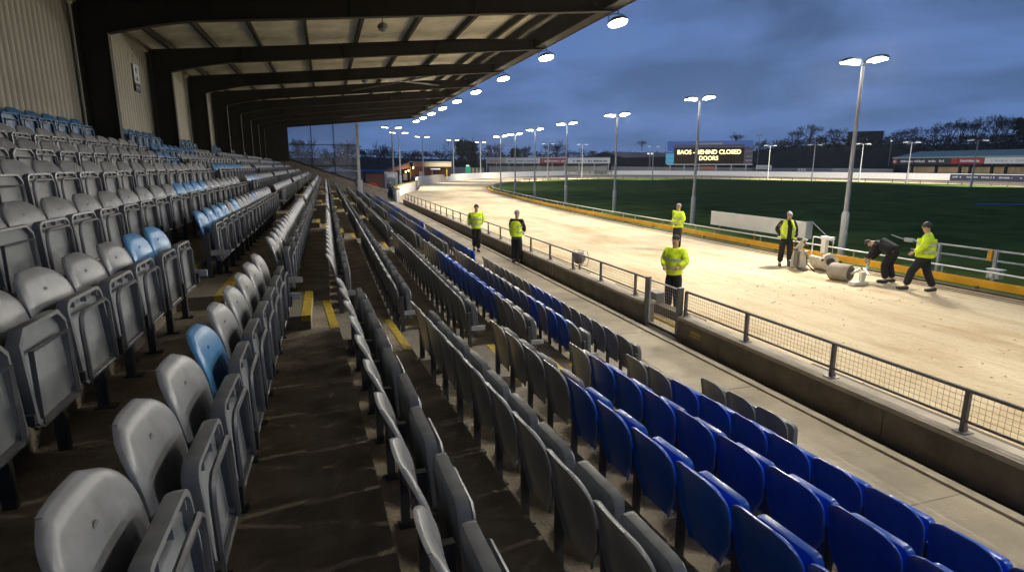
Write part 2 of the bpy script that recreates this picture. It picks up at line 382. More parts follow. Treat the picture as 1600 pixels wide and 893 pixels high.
def pan_mb(mt, n=4):
    b = MB(); xr = .215
    def ring(ins, x): return [(x-.02*(z-.30)/.37, y*(1-ins/.2), .4925+(z-.4925)*(1-ins/.2075)) for y, z in outline(n, .203, .285, .690, .055, .035)]
    rings = [ring(.03, xr-.028), ring(.004, xr-.018), ring(.0, xr+.0), ring(.0, xr+.030), ring(.016, xr+.032), ring(.02, xr+.004), ring(.05, xr-.002)]
    m = len(rings[0]); vs = sum(rings, []); fs = []
    for j in range(len(rings)-1):
        for k in range(m): k2 = (k+1) % m; fs.append((j*m+k, j*m+k2, (j+1)*m+k2, (j+1)*m+k))
    fs.append(tuple(range(m-1, -1, -1))); fs.append(tuple((len(rings)-1)*m+k for k in range(m)))
    b.add(vs, fs, mt)
    k0 = 5*m; inner = 'greyu' if mt in ('grey', 'ltblue') else mt
    for fi in range(len(b.f)):
        if all(i_ >= k0 for i_ in b.f[fi]): b.m[fi] = b.mi(inner)
    if n > 2:                                   # ribs across the top pocket of the underside
        for y in (-.13, 0, .13): b.box(xr-.012, xr+.014, y-.004, y+.004, .645, .672, mt)
    return b
def tube_mb(n=6):
    b = MB(); x = .242
    if n > 4: P = [(x-.01, -.168, .28), (x+.005, -.168, .31), (x, -.168, .555), (x, -.158, .607), (x, -.128, .63), (x, .128, .63), (x, .158, .607), (x, .168, .555), (x+.005, .168, .31), (x-.01, .168, .28)]
    else: P = [(x, -.165, .30), (x, -.16, .595), (x, .16, .595), (x, .165, .30)]
    b.tube(P, .0115, n, 'tube'); b.tube([(x-.005, -.21, .30), (x-.005, .21, .30)], .011, n, 'tube'); return b
def leg_mb(p, end=0):
    b = MB(); y = p/2
    b.box(.105, .15, y-.017, y+.017, .0, .58, 'legs'); b.box(.15, .255, y-.012, y+.012, .33, .37, 'legs'); b.box(.09, .19, y-.03, y+.03, 0, .012, 'legs')
    b.box(.21, .262, y-.022, y+.022, .30, .39, 'black'); b.tube([(.13, y-.05, .44), (.13, y+.05, .44)], .012, 5, 'legs', True); return b
def end_mb():
    b = MB(); b.box(.12, .33, -.012, .012, .36, .415, 'galv'); b.box(.27, .31, -.017, -.0125, .37, .405, 'adwhite'); b.box(.105, .15, -.02, .02, 0, .6, 'legs'); return b
def sm(mb, name, ang=50):
    me = mb.mesh(name); me.polygons.foreach_set('use_smooth', [True]*len(me.polygons)); me.set_sharp_from_angle(angle=math.radians(ang)); return me
BACK = {c: sm(back_mb(c), 'backrest_'+c, 60) for c in ('grey', 'ltblue', 'blue', 'navy')}
PAN = {c: sm(pan_mb('grey' if c == 'ltblue' else c), 'seat_pan_'+c, 45) for c in ('grey', 'ltblue', 'blue', 'navy')}
TUBE = sm(tube_mb(), 'tube_frame'); LEG = sm(leg_mb(.48), 'leg'); ENDB = sm(end_mb(), 'end_bracket')
LOW = {}
for c in ('grey', 'ltblue', 'blue', 'navy'):
    q = back_mb(c, 6, 8); r2 = pan_mb('grey' if c == 'ltblue' else c, 1); 
    for oth in (r2, tube_mb(3)):
        o = len(q.v); q.v += oth.v; q.f += [tuple(i+o for i in f) for f in oth.f]; mp = [q.mi(k) for k in oth.mats]; q.m += [mp[k] for k in oth.m]
    q.box(.105, .15, .223, .257, 0, .58, 'legs'); q.box(.15, .255, .23, .25, .33, .37, 'legs')
    LOW[c] = q
def colour(ri, bi, idx):
    if ri == 0: return 'navy'
    if ri == 5 and bi == 0: return 'ltblue' if idx < 2 else 'grey'
    if ri == 5 and bi == 1: return 'ltblue' if idx in (0, 1, 2, 3, 5, 10) else 'grey'
    if ri == 6 and bi == 0: return 'ltblue' if idx == 5 else 'grey'
    if ri == 4 and bi == 0: return 'ltblue' if idx in (7, 8, 9, 10) else 'grey'
    if ri == 3 and bi == 1: return 'ltblue' if idx < 9 else 'grey'
    if ri == 4 and bi == 1: return 'ltblue' if idx in (1, 2, 4) else 'grey'
    if ri == 1 and bi == 1: return 'navy' if idx < 8 else 'grey'
    if ri == 2 and bi == 0: return 'navy' if idx in (0, 1) else 'grey'
    if ri == 9 and bi == 0: return 'grey' if idx < 4 else 'blue'
    if ri == 10 and bi == 0: return 'grey' if idx < 1 else 'blue'
    if ri == 11 and bi == 0: return 'grey' if idx < 2 else 'blue'
    if ri == 12 and bi == 1: return 'blue' if 6 <= idx <= 9 else 'grey'
    if ri == 11 and bi == 1: return 'blue' if idx in (1, 2, 4) else 'grey'
    if ri == 10 and bi == 1: return 'blue' if 3 <= idx <= 12 else 'grey'
    if ri == 12 and bi >= 2: return 'blue' if (idx//5) % 2 == 0 else 'grey'
    if ri in (10, 11) and bi >= 2: return 'blue' if (idx//6+ri) % 3 == 0 else 'grey'
    return 'grey'
COLY = [-1.0, 4.4, 9.7, 15.0, 20.4, 25.7, 30.7, 35.4, 39.9, 44.2, 48.2, 52.0]     # frame positions
seats = []
def visible(P):
    d = Vector(P); z = d.dot(Fv)
    if z < .3: return None
    return CX+FPX*d.dot(Rv)/z, CY-FPX*d.dot(Uv)/z, z
for ri, r in enumerate(ROWS):
    brk = [a for k, a in enumerate(AISLES) if not (k == 0 and r.get('up'))]
    blocks = []
    lo = -1.2
    # block 0 counts back from its aisle towards the camera
    y = (r.get('s') or (5.30 if ri == 6 else 5.26)) if not r.get('up') else brk[0][0]-.22
    blocks.append((0, y, -r['p'], lo))
    for k, a in enumerate(brk):
        hi = brk[k+1][0] if k+1 < len(brk) else YEND
        st = a[1]+.25
        if k == 0 and not r.get('up'): st = {5: 7.05, 6: 6.6}.get(ri, 7.15)
        if ri == 4 and k == 0: st = 17.3
        blocks.append((k+1, st, r['p'], hi-.22))
    for bi, st, dp, lim in blocks:
        n = 0; y = st; row = []
        while (dp > 0 and y <= lim) or (dp < 0 and y >= lim):
            if ri == 12 and bi == 0 and n > 2: break
            skip = ri == 0 and any(abs(y-c) < .62 for c in COLY)
            if not skip: row.append((y, n))
            n += 1; y += dp
        for y, n in row:
            x = rx(r, y); rot = 0
            if r.get('k') and y < 5.7: rot = -math.atan(r['k'])*-1
            P = (x, y, r['T']); v = visible((x, y, r['T']+.7))
            if not v or v[0] < -260 or v[0] > 1860 or v[1] > 1290 or v[1] < -400: 
                if not (v and v[2] < 4 and v[1] < 1700): continue
            seats.append(dict(P=P, rot=rot, c=colour(ri, bi, n), ri=ri, bi=bi, n=n, v=v, p=abs(dp), end=(n == 0), dp=dp,
                 inv=(0 <= v[0] <= 1600 and -40 <= v[1] <= 980) if v else False))
seats.sort(key=lambda s: (not s['inv'], s['v'][2] if s['v'] else 99))
CN = {'grey': 'grey', 'ltblue': 'faded blue', 'blue': 'deep blue', 'navy': 'dark blue'}
low = MB(); lowv = []; nind = 0
proto = {}
def make_seat(c):
    root = bpy.data.objects.new('tip_up_seat', None); COL.objects.link(root); root.empty_display_size = .2
    link('backrest', BACK[c], root); link('seat_pan', PAN[c], root); link('tube_frame', TUBE, root); link('leg', LEG, root)
    return root
def copy_tree(o, parent=None):
    c = o.copy(); COL.objects.link(c); c.parent = parent
    for ch in o.children: copy_tree(ch, c)
    return c
for s in seats:
    if s['inv'] and nind < 300:
        nind += 1; c = s['c']
        if c not in proto: proto[c] = make_seat(c); o = proto[c]
        else: o = copy_tree(proto[c])
        for ch in list(o.children):
            if ch.name.startswith('end_bracket'): bpy.data.objects.remove(ch)
        o.location = s['P']; o.rotation_euler = (0, 0, s['rot']+random.uniform(-.012, .012)); o.scale = (1, s['p']/.48, 1)
        for ch in o.children:
            if ch.name.startswith('seat_pan'): ch.rotation_euler = (0, random.uniform(-.03, .02), 0)
        r = ROWS[s['ri']]; up = r.get('up'); rown = r['n'] if 'row' in r['n'] else r['n']+' row'
        if s['bi'] == 0: lab = f"{CN[c]} tip-up seat, {ORD[s['n']+1]} nearer than the {'second' if up else 'nearest'} aisle, {rown}"
        else:
            a = AN[s['bi']] if up else AN[s['bi']-1]
            lab = f"{CN[c]} tip-up seat, {ORD[s['n']+1]} beyond the {a} aisle, {rown}"
        o['label'] = lab; o['category'] = 'seat'; o['group'] = 'tip-up seats in the grandstand rows'
        if s['end']:
            e = link('end_bracket', ENDB, None); s['e'] = (e, o)
            e.parent = o; e.location = (0, .245 if s['dp'] < 0 else -.245, 0)
            if s['dp'] > 0: e.scale = (1, 1, 1)
    else: lowv.append(s)
for s in lowv:
    q = LOW[s['c']]; o = len(low.v); cs, sn = math.cos(s['rot']), math.sin(s['rot']); ky = s['p']/.48; px, py, pz = s['P']
    low.v += [(px+x*cs-y*ky*sn, py+x*sn+y*ky*cs, pz+z) for x, y, z in q.v]
    low.f += [tuple(i+o for i in f) for f in q.f]; mp = [low.mi(k) for k in q.mats]; low.m += [mp[k] for k in q.m]
o = low.build('distant_seats'); smooth_auto(o, 50); stuff(o, 'mass of grey and blue tip-up seats in the far blocks of the stand', 'seats')

# ------------------------------------------------------------------ grandstand: frames, roof, walls, end screen
GS = thing('grandstand', 'covered grandstand with cream corrugated back wall and dark steel frames', 'grandstand', (-4.4, 0, 0))
def gs(mb, name): 
    o = mb.build(name, GS); o.location = (4.4, 0, 0); return o
XE = 7.6
def beam_bot(x): return 3.33+.094*x if x > -2.4 else 3.33+.094*-2.4-.42*((-2.4-x)/2.0)**1.3
def beam_top(x): return 3.33+.094*x+.44
for i, y in enumerate(COLY):
    q = MB(); xs = [-4.2+.25*k for k in range(9)]+[-1.5, 0, 2, 4, 6, XE]
    poly = [(x, y-.01, beam_bot(x)) for x in xs]+[(XE, y-.01, beam_top(XE)-.1)]+[(x, y-.01, beam_top(x)) for x in (5, 0, -4.2, -4.72)]
    poly2 = [(x, yy, z) for x, yy, z in poly]
    web = [(-4.2, y-.01, -.1)]+poly+[(-4.72, y-.01, -.1)]
    q.prism(web, (0, .02, 0), 'beam')
    # flanges: bottom of beam and the column faces
    lowp = [(-4.2, -.1)]+[(x, beam_bot(x)) for x in xs]
    for (xa, za), (xb, zb) in zip(lowp[:-1], lowp[1:]):
        a = Vector((xa, y, za)); c = Vector((xb, y, zb)); q.bar(a, c, .19, .022, 'beam') if abs(za-zb) < 3 else q.box(xa-.012, xa+.012, y-.1, y+.1, za, zb, 'beam')
    q.bar((-4.7, y, beam_top(-4.7)), (XE, y, beam_top(XE)-.1), .19, .02, 'beam'); q.box(-4.74, -4.71, y-.1, y+.1, -.1, 3.3, 'beam')
    for x in (-2.2, 0.8, 3.8): q.box(x-.008, x+.008, y-.08, y+.08, beam_bot(x), beam_top(x), 'beam')
    gs(q, 'portal_frame')
Y0, Y1 = -5.0, 52.3
for x in (-4.2, -3.0, -1.7, -.3, 1.2, 2.8, 4.4, 5.9):
    q = MB(); z = beam_top(x)+.1; q.box(x-.03, x+.03, Y0, Y1, z-.09, z+.09, 'beam'); q.box(x-.03, x+.06, Y0, Y1, z-.1, z-.085, 'beam'); gs(q, 'purlin')
q = MB()                                           # roof sheet, corrugated along its slope
n = int((Y1-Y0)/.055); 
for k in range(n+1):
    yy = Y0+(Y1-Y0)*k/n; dz = .014*math.sin(k*PI/2.5)
    for x in (-5.3, 0, XE+.25): q.v.append((x, yy, beam_top(x)+.21+dz))
for k in range(n):
    for j in (0, 1): a = k*3+j; q.f.append((a, a+1, a+4, a+3)); q.m.append(0)
q.mats = ['sheet']; gs(q, 'roof_sheet')
q = MB(); z = beam_top(XE); q.box(XE+.01, XE+.06, Y0, Y1, z-.42, z+.20, 'beam'); q.box(XE+.062, XE+.085, Y0, Y1, z-.44, z-.36, 'fascia'); q.box(XE-.30, XE+.008, Y0, Y1, z-.415, z-.39, 'beam'); q.box(XE-.30, XE-.27, Y0, Y1, z-.385, z+.1, 'beam')
q.box(XE-1.0, XE-.9, Y0, Y1, z-.14, z+.10, 'beam'); gs(q, 'eave_fascia')
for (xa, ya, xb, yb) in ((5.8, 25.7, 1.5, 30.7), (1.5, 25.7, 5.8, 30.7), (5.8, 44.2, 1.5, 48.2)):
    q = MB(); q.bar((xa, ya, beam_bot(xa)+.15), (xb, yb, beam_bot(xb)+.15), .06, .06, 'railm'); gs(q, 'wind_brace')
q = MB(); n = int((Y1-Y0)/.035)                    # corrugated back wall
for k in range(n+1):
    yy = Y0+(Y1-Y0)*k/n; ph = (k % 6); dx_ = (0, .0, .028, .04, .04, .028)[ph]
    for z in (-.2, 4.2): q.v.append((-4.90+dx_, yy, z))
for k in range(n): a = k*2; q.f.append((a, a+2, a+3, a+1)); q.m.append(0)
q.mats = ['clad']; gs(q, 'back_wall')
for y in COLY: q = MB(); q.box(-4.85, -4.74, y+.12, y+.20, -.2, 3.3, 'trim'); gs(q, 'wall_edge_trim')
for y in COLY[:-1]:
    pass
q = MB(); q.bar((-4.75, 31.0, 2.9), (-4.75, 34.9, 1.4), .08, .08, 'beam'); gs(q, 'wall_brace')
# raking end wall and glazed screen
ZT = lambda x: .57-.35*(x+2.9)
q = MB(); q.prism([(-5.0, 52.02, 1.2), (-5, 52.02, -3.4), (5.05, 52.02, -3.4), (5.05, 52.02, -2.14), (2.75, 52.02, -1.42), (-2.9, 52.02, .57)], (0, .22, 0), 'step'); gs(q, 'raking_end_wall')
q = MB(); q.bar((-3.2, 52.13, .70), (2.75, 52.13, -1.38), .34, .07, 'beam'); q.bar((2.75, 52.13, -1.38), (5.1, 52.13, -2.11), .34, .06, 'cope'); gs(q, 'wall_capping')
q = MB(); q.box(2.62, 2.86, 51.86, 52.0, -3.2, 3.5, 'galv'); q.box(2.50, 2.98, 51.93, 51.96, -3.2, -1.2, 'galv'); gs(q, 'end_post')
q = MB(); q.box(-4.4, -2.75, 51.8, 52.02, .4, 3.2, 'beam'); gs(q, 'end_cladding')
q = MB()
for x in (-.97, .82): q.bar((x, 52.1, ZT(x)), (x, 52.1, beam_bot(x)), .06, .06, 'beam')
for z in (1.72, 0.0): q.bar((max(-2.75, -2.9+(.57-z)/.35), 52.1, z), (2.62, 52.1, z), .05, .05, 'beam')
gs(q, 'mullions')
for (xa, xb) in ((-2.75, -1.0), (-.94, .79), (.85, 2.62)):
    q = MB(); q.prism([(xa, 52.15, ZT(xa)), (xb, 52.15, ZT(xb)), (xb, 52.15, beam_bot(xb)), (xa, 52.15, beam_bot(xa))], (0, .006, 0), 'glass'); gs(q, 'glass_pane')
# ceiling bulkhead lamps
for (px, py, Yk, l) in ((598, 44, 17.6, 'small round bulkhead lamp under the roof between the two nearest visible beams'), (570, 127, 28.0, 'small round bulkhead lamp under the roof farther along the stand')):
    p = atY(px, py, Yk); p.z = max(p.z, 3.55)
    t_ = thing('bulkhead_lamp', l, 'lamp', p)
    q = MB(); q.tube([(0, 0, .62), (0, 0, .12)], .012, 5, 'beam'); q.build('drop_rod', t_)
    q = MB(); q.tube([(0, 0, .14), (0, 0, .10), (0, 0, .03), (0, 0, -.02)], [.05, .12, .15, .13], 12, 'railm'); q.build('housing', t_)
    q = MB(); q.tube([(0, 0, -.02), (0, 0, -.07), (0, 0, -.10)], [.125, .10, .03], 12, 'adgrey'); q.build('diffuser', t_)
# wall sign
def marks(q, o, ex, ey, nrm, w, h, mt, n=6, seed=1, rows=1):
    rr = random.Random(seed); off = Vector(nrm)*.004
    for r_ in range(rows):
        x = 0; hh = h/rows
        while x < w:
            cw = rr.uniform(.35, 1.0)*hh*.62
            if rr.random() < .82:
                y0 = hh*r_+hh*.15*rr.random(); y1 = hh*r_+hh*rr.uniform(.55, .8)
                p = Vector(o)+off; q.add([p+ex*x+ey*y0, p+ex*(x+cw)+ey*y0, p+ex*(x+cw)+ey*y1, p+ex*x+ey*y1], [(0, 1, 2, 3)], mt)
            x += cw+hh*.14
sg = thing('wall_sign', 'small white notice with navy lower panel fixed to the cream back wall', 'sign', tuple(ray(213, 123)*(-4.85/ray(213, 123).x)))
q = MB(); q.box(0, .02, -.33, .33, .25, 1.05, 'adwhite')
for (ya, yb, za, zb) in ((-.12, .0, .72, .9), (.02, .08, .78, .92), (-.06, .14, .68, .71), (-.15, .15, .36, .42), (-.08, .1, .44, .52)): q.add([(.024, ya, za), (.024, yb, za), (.024, yb, zb), (.024, ya, zb)], [(0, 1, 2, 3)], 'adblack')
q.build('white_panel', sg)
q = MB(); q.box(0, .022, -.33, .33, -.12, .245, 'adnavy'); marks(q, (.022, -.2, .02), Vector((0, 1, 0)), Vector((0, 0, 1)), (1, 0, 0), .4, .1, 'adwhite', seed=3); q.build('navy_panel', sg); sg.scale = (1, .72, .62); sg.location.z -= .28

# ------------------------------------------------------------------ eave floodlights
def flood_mesh():
    h = MB(); h.tube([(0, 0, .13), (0, 0, .10), (0, 0, .02), (0, 0, -.02)], [.09, .18, .27, .28], 16, 'railm')
    l = MB(); l.tube([(0, 0, -.02), (0, 0, -.05), (0, 0, -.08)], [.262, .25, .15], 16, 'lens')
    k = MB()
    for s in (-1, 1): k.tube([(s*.27, 0, 0), (s*.29, 0, .13), (s*.12, 0, .20), (0, 0, .21)], .014, 5, 'railm')
    k.tube([(0, 0, .2), (0, 0, .34), (-.12, 0, .40)], .02, 5, 'railm')
    return h.mesh('housing', True), l.mesh('lens', True), k.mesh('bracket')
FH, FL, FB = flood_mesh()
EN = {3: 'nearest of the hanging eave lights', 4: 'second', 5: 'third', 6: 'fourth', 7: 'fifth', 8: 'sixth', 9: 'seventh', 10: 'eighth', 11: 'farthest'}
for i, y in enumerate(COLY):
    zz = 3.80
    nm = {2: 'just before the nearest visible beam', 1: 'two beams behind', 0: 'three beams behind'}
    lab = f'round white floodlight hanging from the roof eave, {EN[i] if i in EN else nm[i]}' + ('' if i == 3 or i not in EN else ' in the line' if i != 11 else ' in the line')
    f_ = thing('eave_floodlight', lab, 'floodlight', (XE+.18, y+.05, zz), 0, 'floodlights along the roof eave')
    for nme, me in (('housing', FH), ('lens', FL), ('bracket', FB)):
        o = link(nme, me, f_); o.rotation_euler = (-.20, -.12, 0) if nme != 'bracket' else (0, 0, 0)
    spot('spot_light', (XE+.18, y+.05, zz-.12), (XE-.2, y-.6, G), P_EAVE, 164, .6, .15, f_)

# ------------------------------------------------------------------ floodlight masts
def head(parent, ax, lens='lens', bright=True, tilt=.25, big=1.0, name='lamp_head'):
    ax = Vector(ax).normalized(); sd = Vector((-ax.y, ax.x, 0)); up = Vector((0, 0, 1))
    h = MB()
    L_ = .62*big; W_ = .2*big
    rings = []
    for s_, w_, z_ in ((-.05, .10, .0), (.08, .17, .05), (.35, .2, .07), (.55, .19, .03), (.66, .11, -.03)):
        c = ax*s_*big + up*(s_*big*tilt)
        rings.append([c+sd*w_*big*math.cos(a)+up*(z_*big+(.07*big*math.sin(a) if math.sin(a) > 0 else -.02*big)) for a in [k*PI/6 for k in range(12)]])
    vs = sum([[tuple(p) for p in r_] for r_ in rings], []); fs = []
    for j in range(4):
        for k in range(12): k2 = (k+1) % 12; fs.append((j*12+k, j*12+k2, (j+1)*12+k2, (j+1)*12+k))
    fs += [tuple(range(11, -1, -1)), tuple(48+k for k in range(12))]
    h.add(vs, fs, 'railm'); ho = h.build(name, parent, True)
    l = MB(); a = ax*.06*big+up*(.06*big*tilt-.02*big); c = ax*.62*big+up*(.62*big*tilt-.035*big)
    v = [a+sd*.13*big, a-sd*.13*big, c-sd*.15*big, c+sd*.15*big]; dn = up*-.05*big
    vv = [tuple(p) for p in v]+[tuple(p*.92+(a+c)*.04+dn) for p in v]
    l.add(vv, [(0, 1, 2, 3), (7, 6, 5, 4), (0, 4, 5, 1), (1, 5, 6, 2), (2, 6, 7, 3), (3, 7, 4, 0)], lens); lo_ = l.build('lens', ho)
    return ho
def mast(x, y, ztop, label, d1, d2, r0=.11, lens='lens', big=1.0, t1=.2, t2=.3, zb=G, group='floodlight masts round the track', light=None, basew=1.5, crossw=.45, off2=None):
    H = ztop-zb; m_ = thing('floodlight_mast', label, 'floodlight', (x, y, zb), 0, group)
    q = MB(); hb = H*.235
    q.tube([(0, 0, 0), (0, 0, hb), (0, 0, hb+.09)], [r0*basew, r0*basew, r0], 12, 'galv'); q.tube([(0, 0, hb+.09), (0, 0, H)], [r0, r0*.62], 12, 'galv', True)
    q.tube([(0, 0, 0), (0, 0, .03)], r0*2.4, 10, 'galv'); q.box(-.05, .05, -r0*basew-.012, -r0*basew+.02, .5, .9, 'galv'); smooth_auto(q.build('pole', m_))
    d1 = Vector((*d1, 0)).normalized(); d2 = Vector((*d2, 0)).normalized()
    q = MB(); q.bar(d1*crossw+Vector((0, 0, H+.02)), d2*crossw+Vector((0, 0, H+.07)), .09, .05, 'galv'); q.build('cross_arm', m_)
    a = head(m_, d1, lens, big=big, tilt=t1); a.location = d1*(crossw-.12)+Vector((0, 0, H+.12))
    c = head(m_, d2, lens, big=big, tilt=t2); c.location = (d2*(crossw-.12) if off2 is None else Vector(off2))+Vector((0, 0, H+.16))
    return m_
LB = ['tall mast whose twin heads stand highest, beside the kneeling-down worker and roller', 'tall twin-head mast behind the person at the inner rail']
near = [(17.85, 16.3, 3.35, 'tallest-looking twin-head mast, right behind the roller and the bending worker'), (19.3, 27.6, 3.35, 'twin-head mast crossing the left part of the scoreboard'),
        (19.35, 37.0, 3.25, 'twin-head mast left of the scoreboard, third along the yellow rail'), (19.6, 46.4, 3.3, 'twin-head mast in front of the red advert on the far stand'),
        (20.1, 55.7, 3.35, 'twin-head mast in front of the white advert of the far stand'), (21.0, 64.9, 3.4, 'nearer mast of the close pair at the bend of the inner rail'), (21.2, 71.5, 3.45, 'farther mast of the close pair at the bend of the inner rail'),
        (24.5, 82.0, 3.5, 'twin-head mast where the inner rail turns back')]
for i, (x, y, zt, lab) in enumerate(near[:6]+near[6:7]):
    mast(x, y, zt, lab, (-1, .12), (.35, -1), r0=.085, big=1.0 if i < 2 else 1.1, t1=.05, t2=.16, crossw=.30, off2=(.36, .2, .02))
    spot('spot_light', (x-.7, y, zt+.05), (11.2, y-.3, G), P_MAST, 118, 1, .14)
    spot('spot_light', (x+.35, y-.4, zt+.2), (8.5, y-7, G), P_MAST*.3, 120, 1, .25)
for (x, y) in ((17.6, 6.0), (17.6, -4.5)):
    mast(x, y, 3.3, 'twin-head mast on the yellow rail ' + ('just' if y > 0 else 'well') + ' right of the picture', (-1, .1), (.5, -.8), r0=.09, big=1.15, t1=.05, t2=.3, crossw=.34)
    spot('spot_light', (x-.7, y, 3.4), (11.2, y-.3, G), P_MAST, 118, 1, .14)
# left-hand outer masts: (px, base py, top py, D)
def mast_px(px, pb, pt, lab, D=None, **k):
    if D is None: p = atZ(px, pb); D = math.hypot(p.x, p.y)
    else: p = PD(px, pb, D)
    top = PD(px, pt, D); return mast(p.x, p.y, top.z, lab, lens=k.pop('lens', 'lensfar'), **k), top, p
for (px, pb, pt, lab) in ((616, 297, 201, 'taller left mast beside the clubhouse, nearest the end of the stand'), (626.5, 294, 209, 'second mast at the clubhouse, just right of the tallest'),
        (662, 286.5, 215, 'mast standing before the clubhouse canopy end'), (709, 282.5, 220, 'mast between the clubhouse and the green light'), (751, 279, 223, 'mast just left of the far stand')):
    m_, top, p = mast_px(px, pb, pt, lab, d1=(1, -.3), d2=(-1, .3), r0=.13, big=1.5, crossw=.5, t1=.1, t2=.1)
    spot('spot_light', (top.x+1, top.y-.6, top.z), (top.x+16, top.y+4, G), P_FAR*.7, 140, .9, .3)
for (px, pb, pt, lab) in ((856, 283, 225, 'slim mast on the far bend between the two brightest left ones'), (909, 280, 226, 'slim mast before the white end advert of the far stand'), (1019, 281, 229, 'slim mast just left of the scoreboard'),
        (1199, 281, 228, 'slim T-shaped mast just right of the scoreboard'), (1268, 283, 227, 'slim T-shaped mast second right of the scoreboard'), (1342, 284, 225.5, 'slim T-shaped mast before the dark box-shaped building'),
        (1416, 287, 223, 'slim T-shaped mast before the left end of the right stand'), (1517, 292, 220, 'slim T-shaped mast before the middle of the right stand')):
    m_, top, p = mast_px(px, pb, pt, lab, d1=(.8, -.6), d2=(-.8, .6), r0=.11, big=1.35, lens='lensoff', crossw=.65, t1=-.05, t2=-.05)
    d = Vector((p.x-60, p.y-55, 0)).normalized()
    spot('spot_light', (top.x+d.x, top.y+d.y, top.z), (top.x+d.x*16, top.y+d.y*16, G), P_FAR, 165, .75, .3)

# ------------------------------------------------------------------ trackside wall, fence, gate
WX0, WX1, WZ = 6.2, 6.46, -2.79
def wall(y0, y1, lab):
    t_ = thing('trackside_wall', lab, 'wall', (WX0, y0, G), 0, 'low concrete walls beside the walkway')
    q = MB(); y = y0
    while y < y1-.01:
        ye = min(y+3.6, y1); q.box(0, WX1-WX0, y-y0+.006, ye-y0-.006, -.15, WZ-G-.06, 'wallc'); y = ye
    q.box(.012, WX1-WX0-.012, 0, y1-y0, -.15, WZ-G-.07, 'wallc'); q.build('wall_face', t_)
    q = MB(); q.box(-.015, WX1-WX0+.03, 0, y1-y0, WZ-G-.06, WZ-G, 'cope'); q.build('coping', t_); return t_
wall(-6, 9.12, 'low brown concrete wall on the near side of the mesh gate'); wall(10.38, 50.5, 'long low concrete wall running from the mesh gate to the far gateway')
RX, RZ, RB = 6.34, -2.32, -2.66
def fence(ys, lab, mesh_ranges, name='trackside_fence'):
    t_ = thing(name, lab, 'fence', (RX, ys[0], WZ), 0, 'steel fences on the trackside wall')
    y0 = ys[0]
    q = MB(); q.tube([(0, 0, RZ-WZ), (0, ys[-1]-y0, RZ-WZ)], .024, 8, 'railm'); q.tube([(0, 0, RB-WZ), (0, ys[-1]-y0, RB-WZ)], .016, 6, 'railm'); q.build('rails', t_)
    pm = MB(); pm.box(-.024, .024, -.024, .024, 0, RZ-WZ, 'railm'); pm.box(-.07, .07, -.07, .07, 0, .012, 'railm'); pm.bar((0, -.0, .14), (0.07, 0, 0), .02, .02, 'railm'); me = pm.mesh('post')
    for y in ys: link('post', me, t_, (0, y-y0, 0))
    for (a, c) in mesh_ranges:
        q = MB(); n = int((c-a)/.062); z0, z1 = RB-WZ+.015, RZ-WZ-.02
        for k in range(n+1):
            yy = a-y0+(c-a)*k/n; q.tube([(0, yy, z0), (0, yy, z1)], .0022, 3, 'railm', False)
        for k in range(6): z = z0+(z1-z0)*k/5; q.tube([(.003, a-y0, z), (.003, c-y0, z)], .0022, 3, 'railm', False)
        q.build('wire_mesh', t_)
    return t_
nys = [9.1, 7.42, 5.72, 4.0, 2.25, .5, -1.3, -3.1]
fence(sorted(nys), 'steel mesh fence on the wall between the gate and the near right corner', [(a, c) for a, c in zip(sorted(nys)[1:-1], sorted(nys)[2:])])
fys = [10.42, 11.0, 12.7, 14.42, 16.15, 17.9]+[17.9+1.78*k for k in range(1, 19)]
fence(fys, 'long steel rail fence on the wall from the gate to the far gateway', [(11.0, 12.7), (12.7, 14.42)])
gt = thing('mesh_gate', 'tall steel mesh gate in the gap between the trackside walls', 'gate', (RX-.08, 9.2, G))
q = MB()
for y in (-.02, 1.14): q = MB(); q.box(-.05, .05, y-.04, y+.04, 0, 1.0, 'railm'); q.build('gate_post', gt)
q = MB()
for y in (.06, 1.06): q.tube([(0, y, .06), (0, y, .95)], .018, 6, 'galv')
for z in (.06, .95): q.tube([(0, .06, z), (0, 1.06, z)], .018, 6, 'galv')
q.build('gate_frame', gt)
q = MB()
for k in range(17): yy = .06+k*1.0/16; q.tube([(0, yy, .06), (0, yy, .95)], .0024, 3, 'galv', False)
for k in range(15): z = .06+k*.89/14; q.tube([(.003, .06, z), (.003, 1.06, z)], .0024, 3, 'galv', False)
q.build('wire_mesh', gt)
q = MB(); q.box(-.03, .03, -.0, .05, .5, .62, 'black'); q.build('latch', gt)
# timber kick-rail / hare rail behind the wall on the track
def hare_rail(y0, y1, lab):
    t_ = thing('track_rail', lab, 'rail', (6.95, y0, G), 0, 'timber rails behind the trackside wall')
    q = MB(); q.box(-.14, .10, 0, y1-y0, .20, .25, 'rust'); q.box(-.15, -.12, 0, y1-y0, .06, .24, 'rust'); q.build('timber_rail', t_)
    pm = MB(); pm.box(-.04, .04, -.04, .04, -.02, .2, 'rust'); me = pm.mesh('post'); y = .3
    while y < y1-y0: link('post', me, t_, (0, y, 0)); y += 1.9
    q = MB(); q.box(-.33, -.29, 0, y1-y0, .02, .06, 'yellow'); q.box(-.24, -.21, 0, y1-y0, .02, .05, 'cope'); q.build('ground_rails', t_)
hare_rail(-4, 6.7, 'dark timber rail low on the sand behind the near mesh fence'); hare_rail(9.4, 13.2, 'short dark timber rail on the sand behind the gate'); hare_rail(14.8, 30, 'long timber rail on the sand behind the two stewards on the walkway')
bx = thing('junction_box', 'grey steel box standing on the sand behind the gate', 'box', (6.95, 11.1, G))
q = MB(); q.box(-.1, .1, -.16, .16, .2, .46, 'railm'); q.build('cabinet', bx); q = MB(); q.box(-.05, .05, -.08, .08, 0, .2, 'railm'); q.build('plinth', bx); q = MB(); q.box(-.12, .12, -.18, .18, .462, .48, 'railm'); q.build('lid', bx)
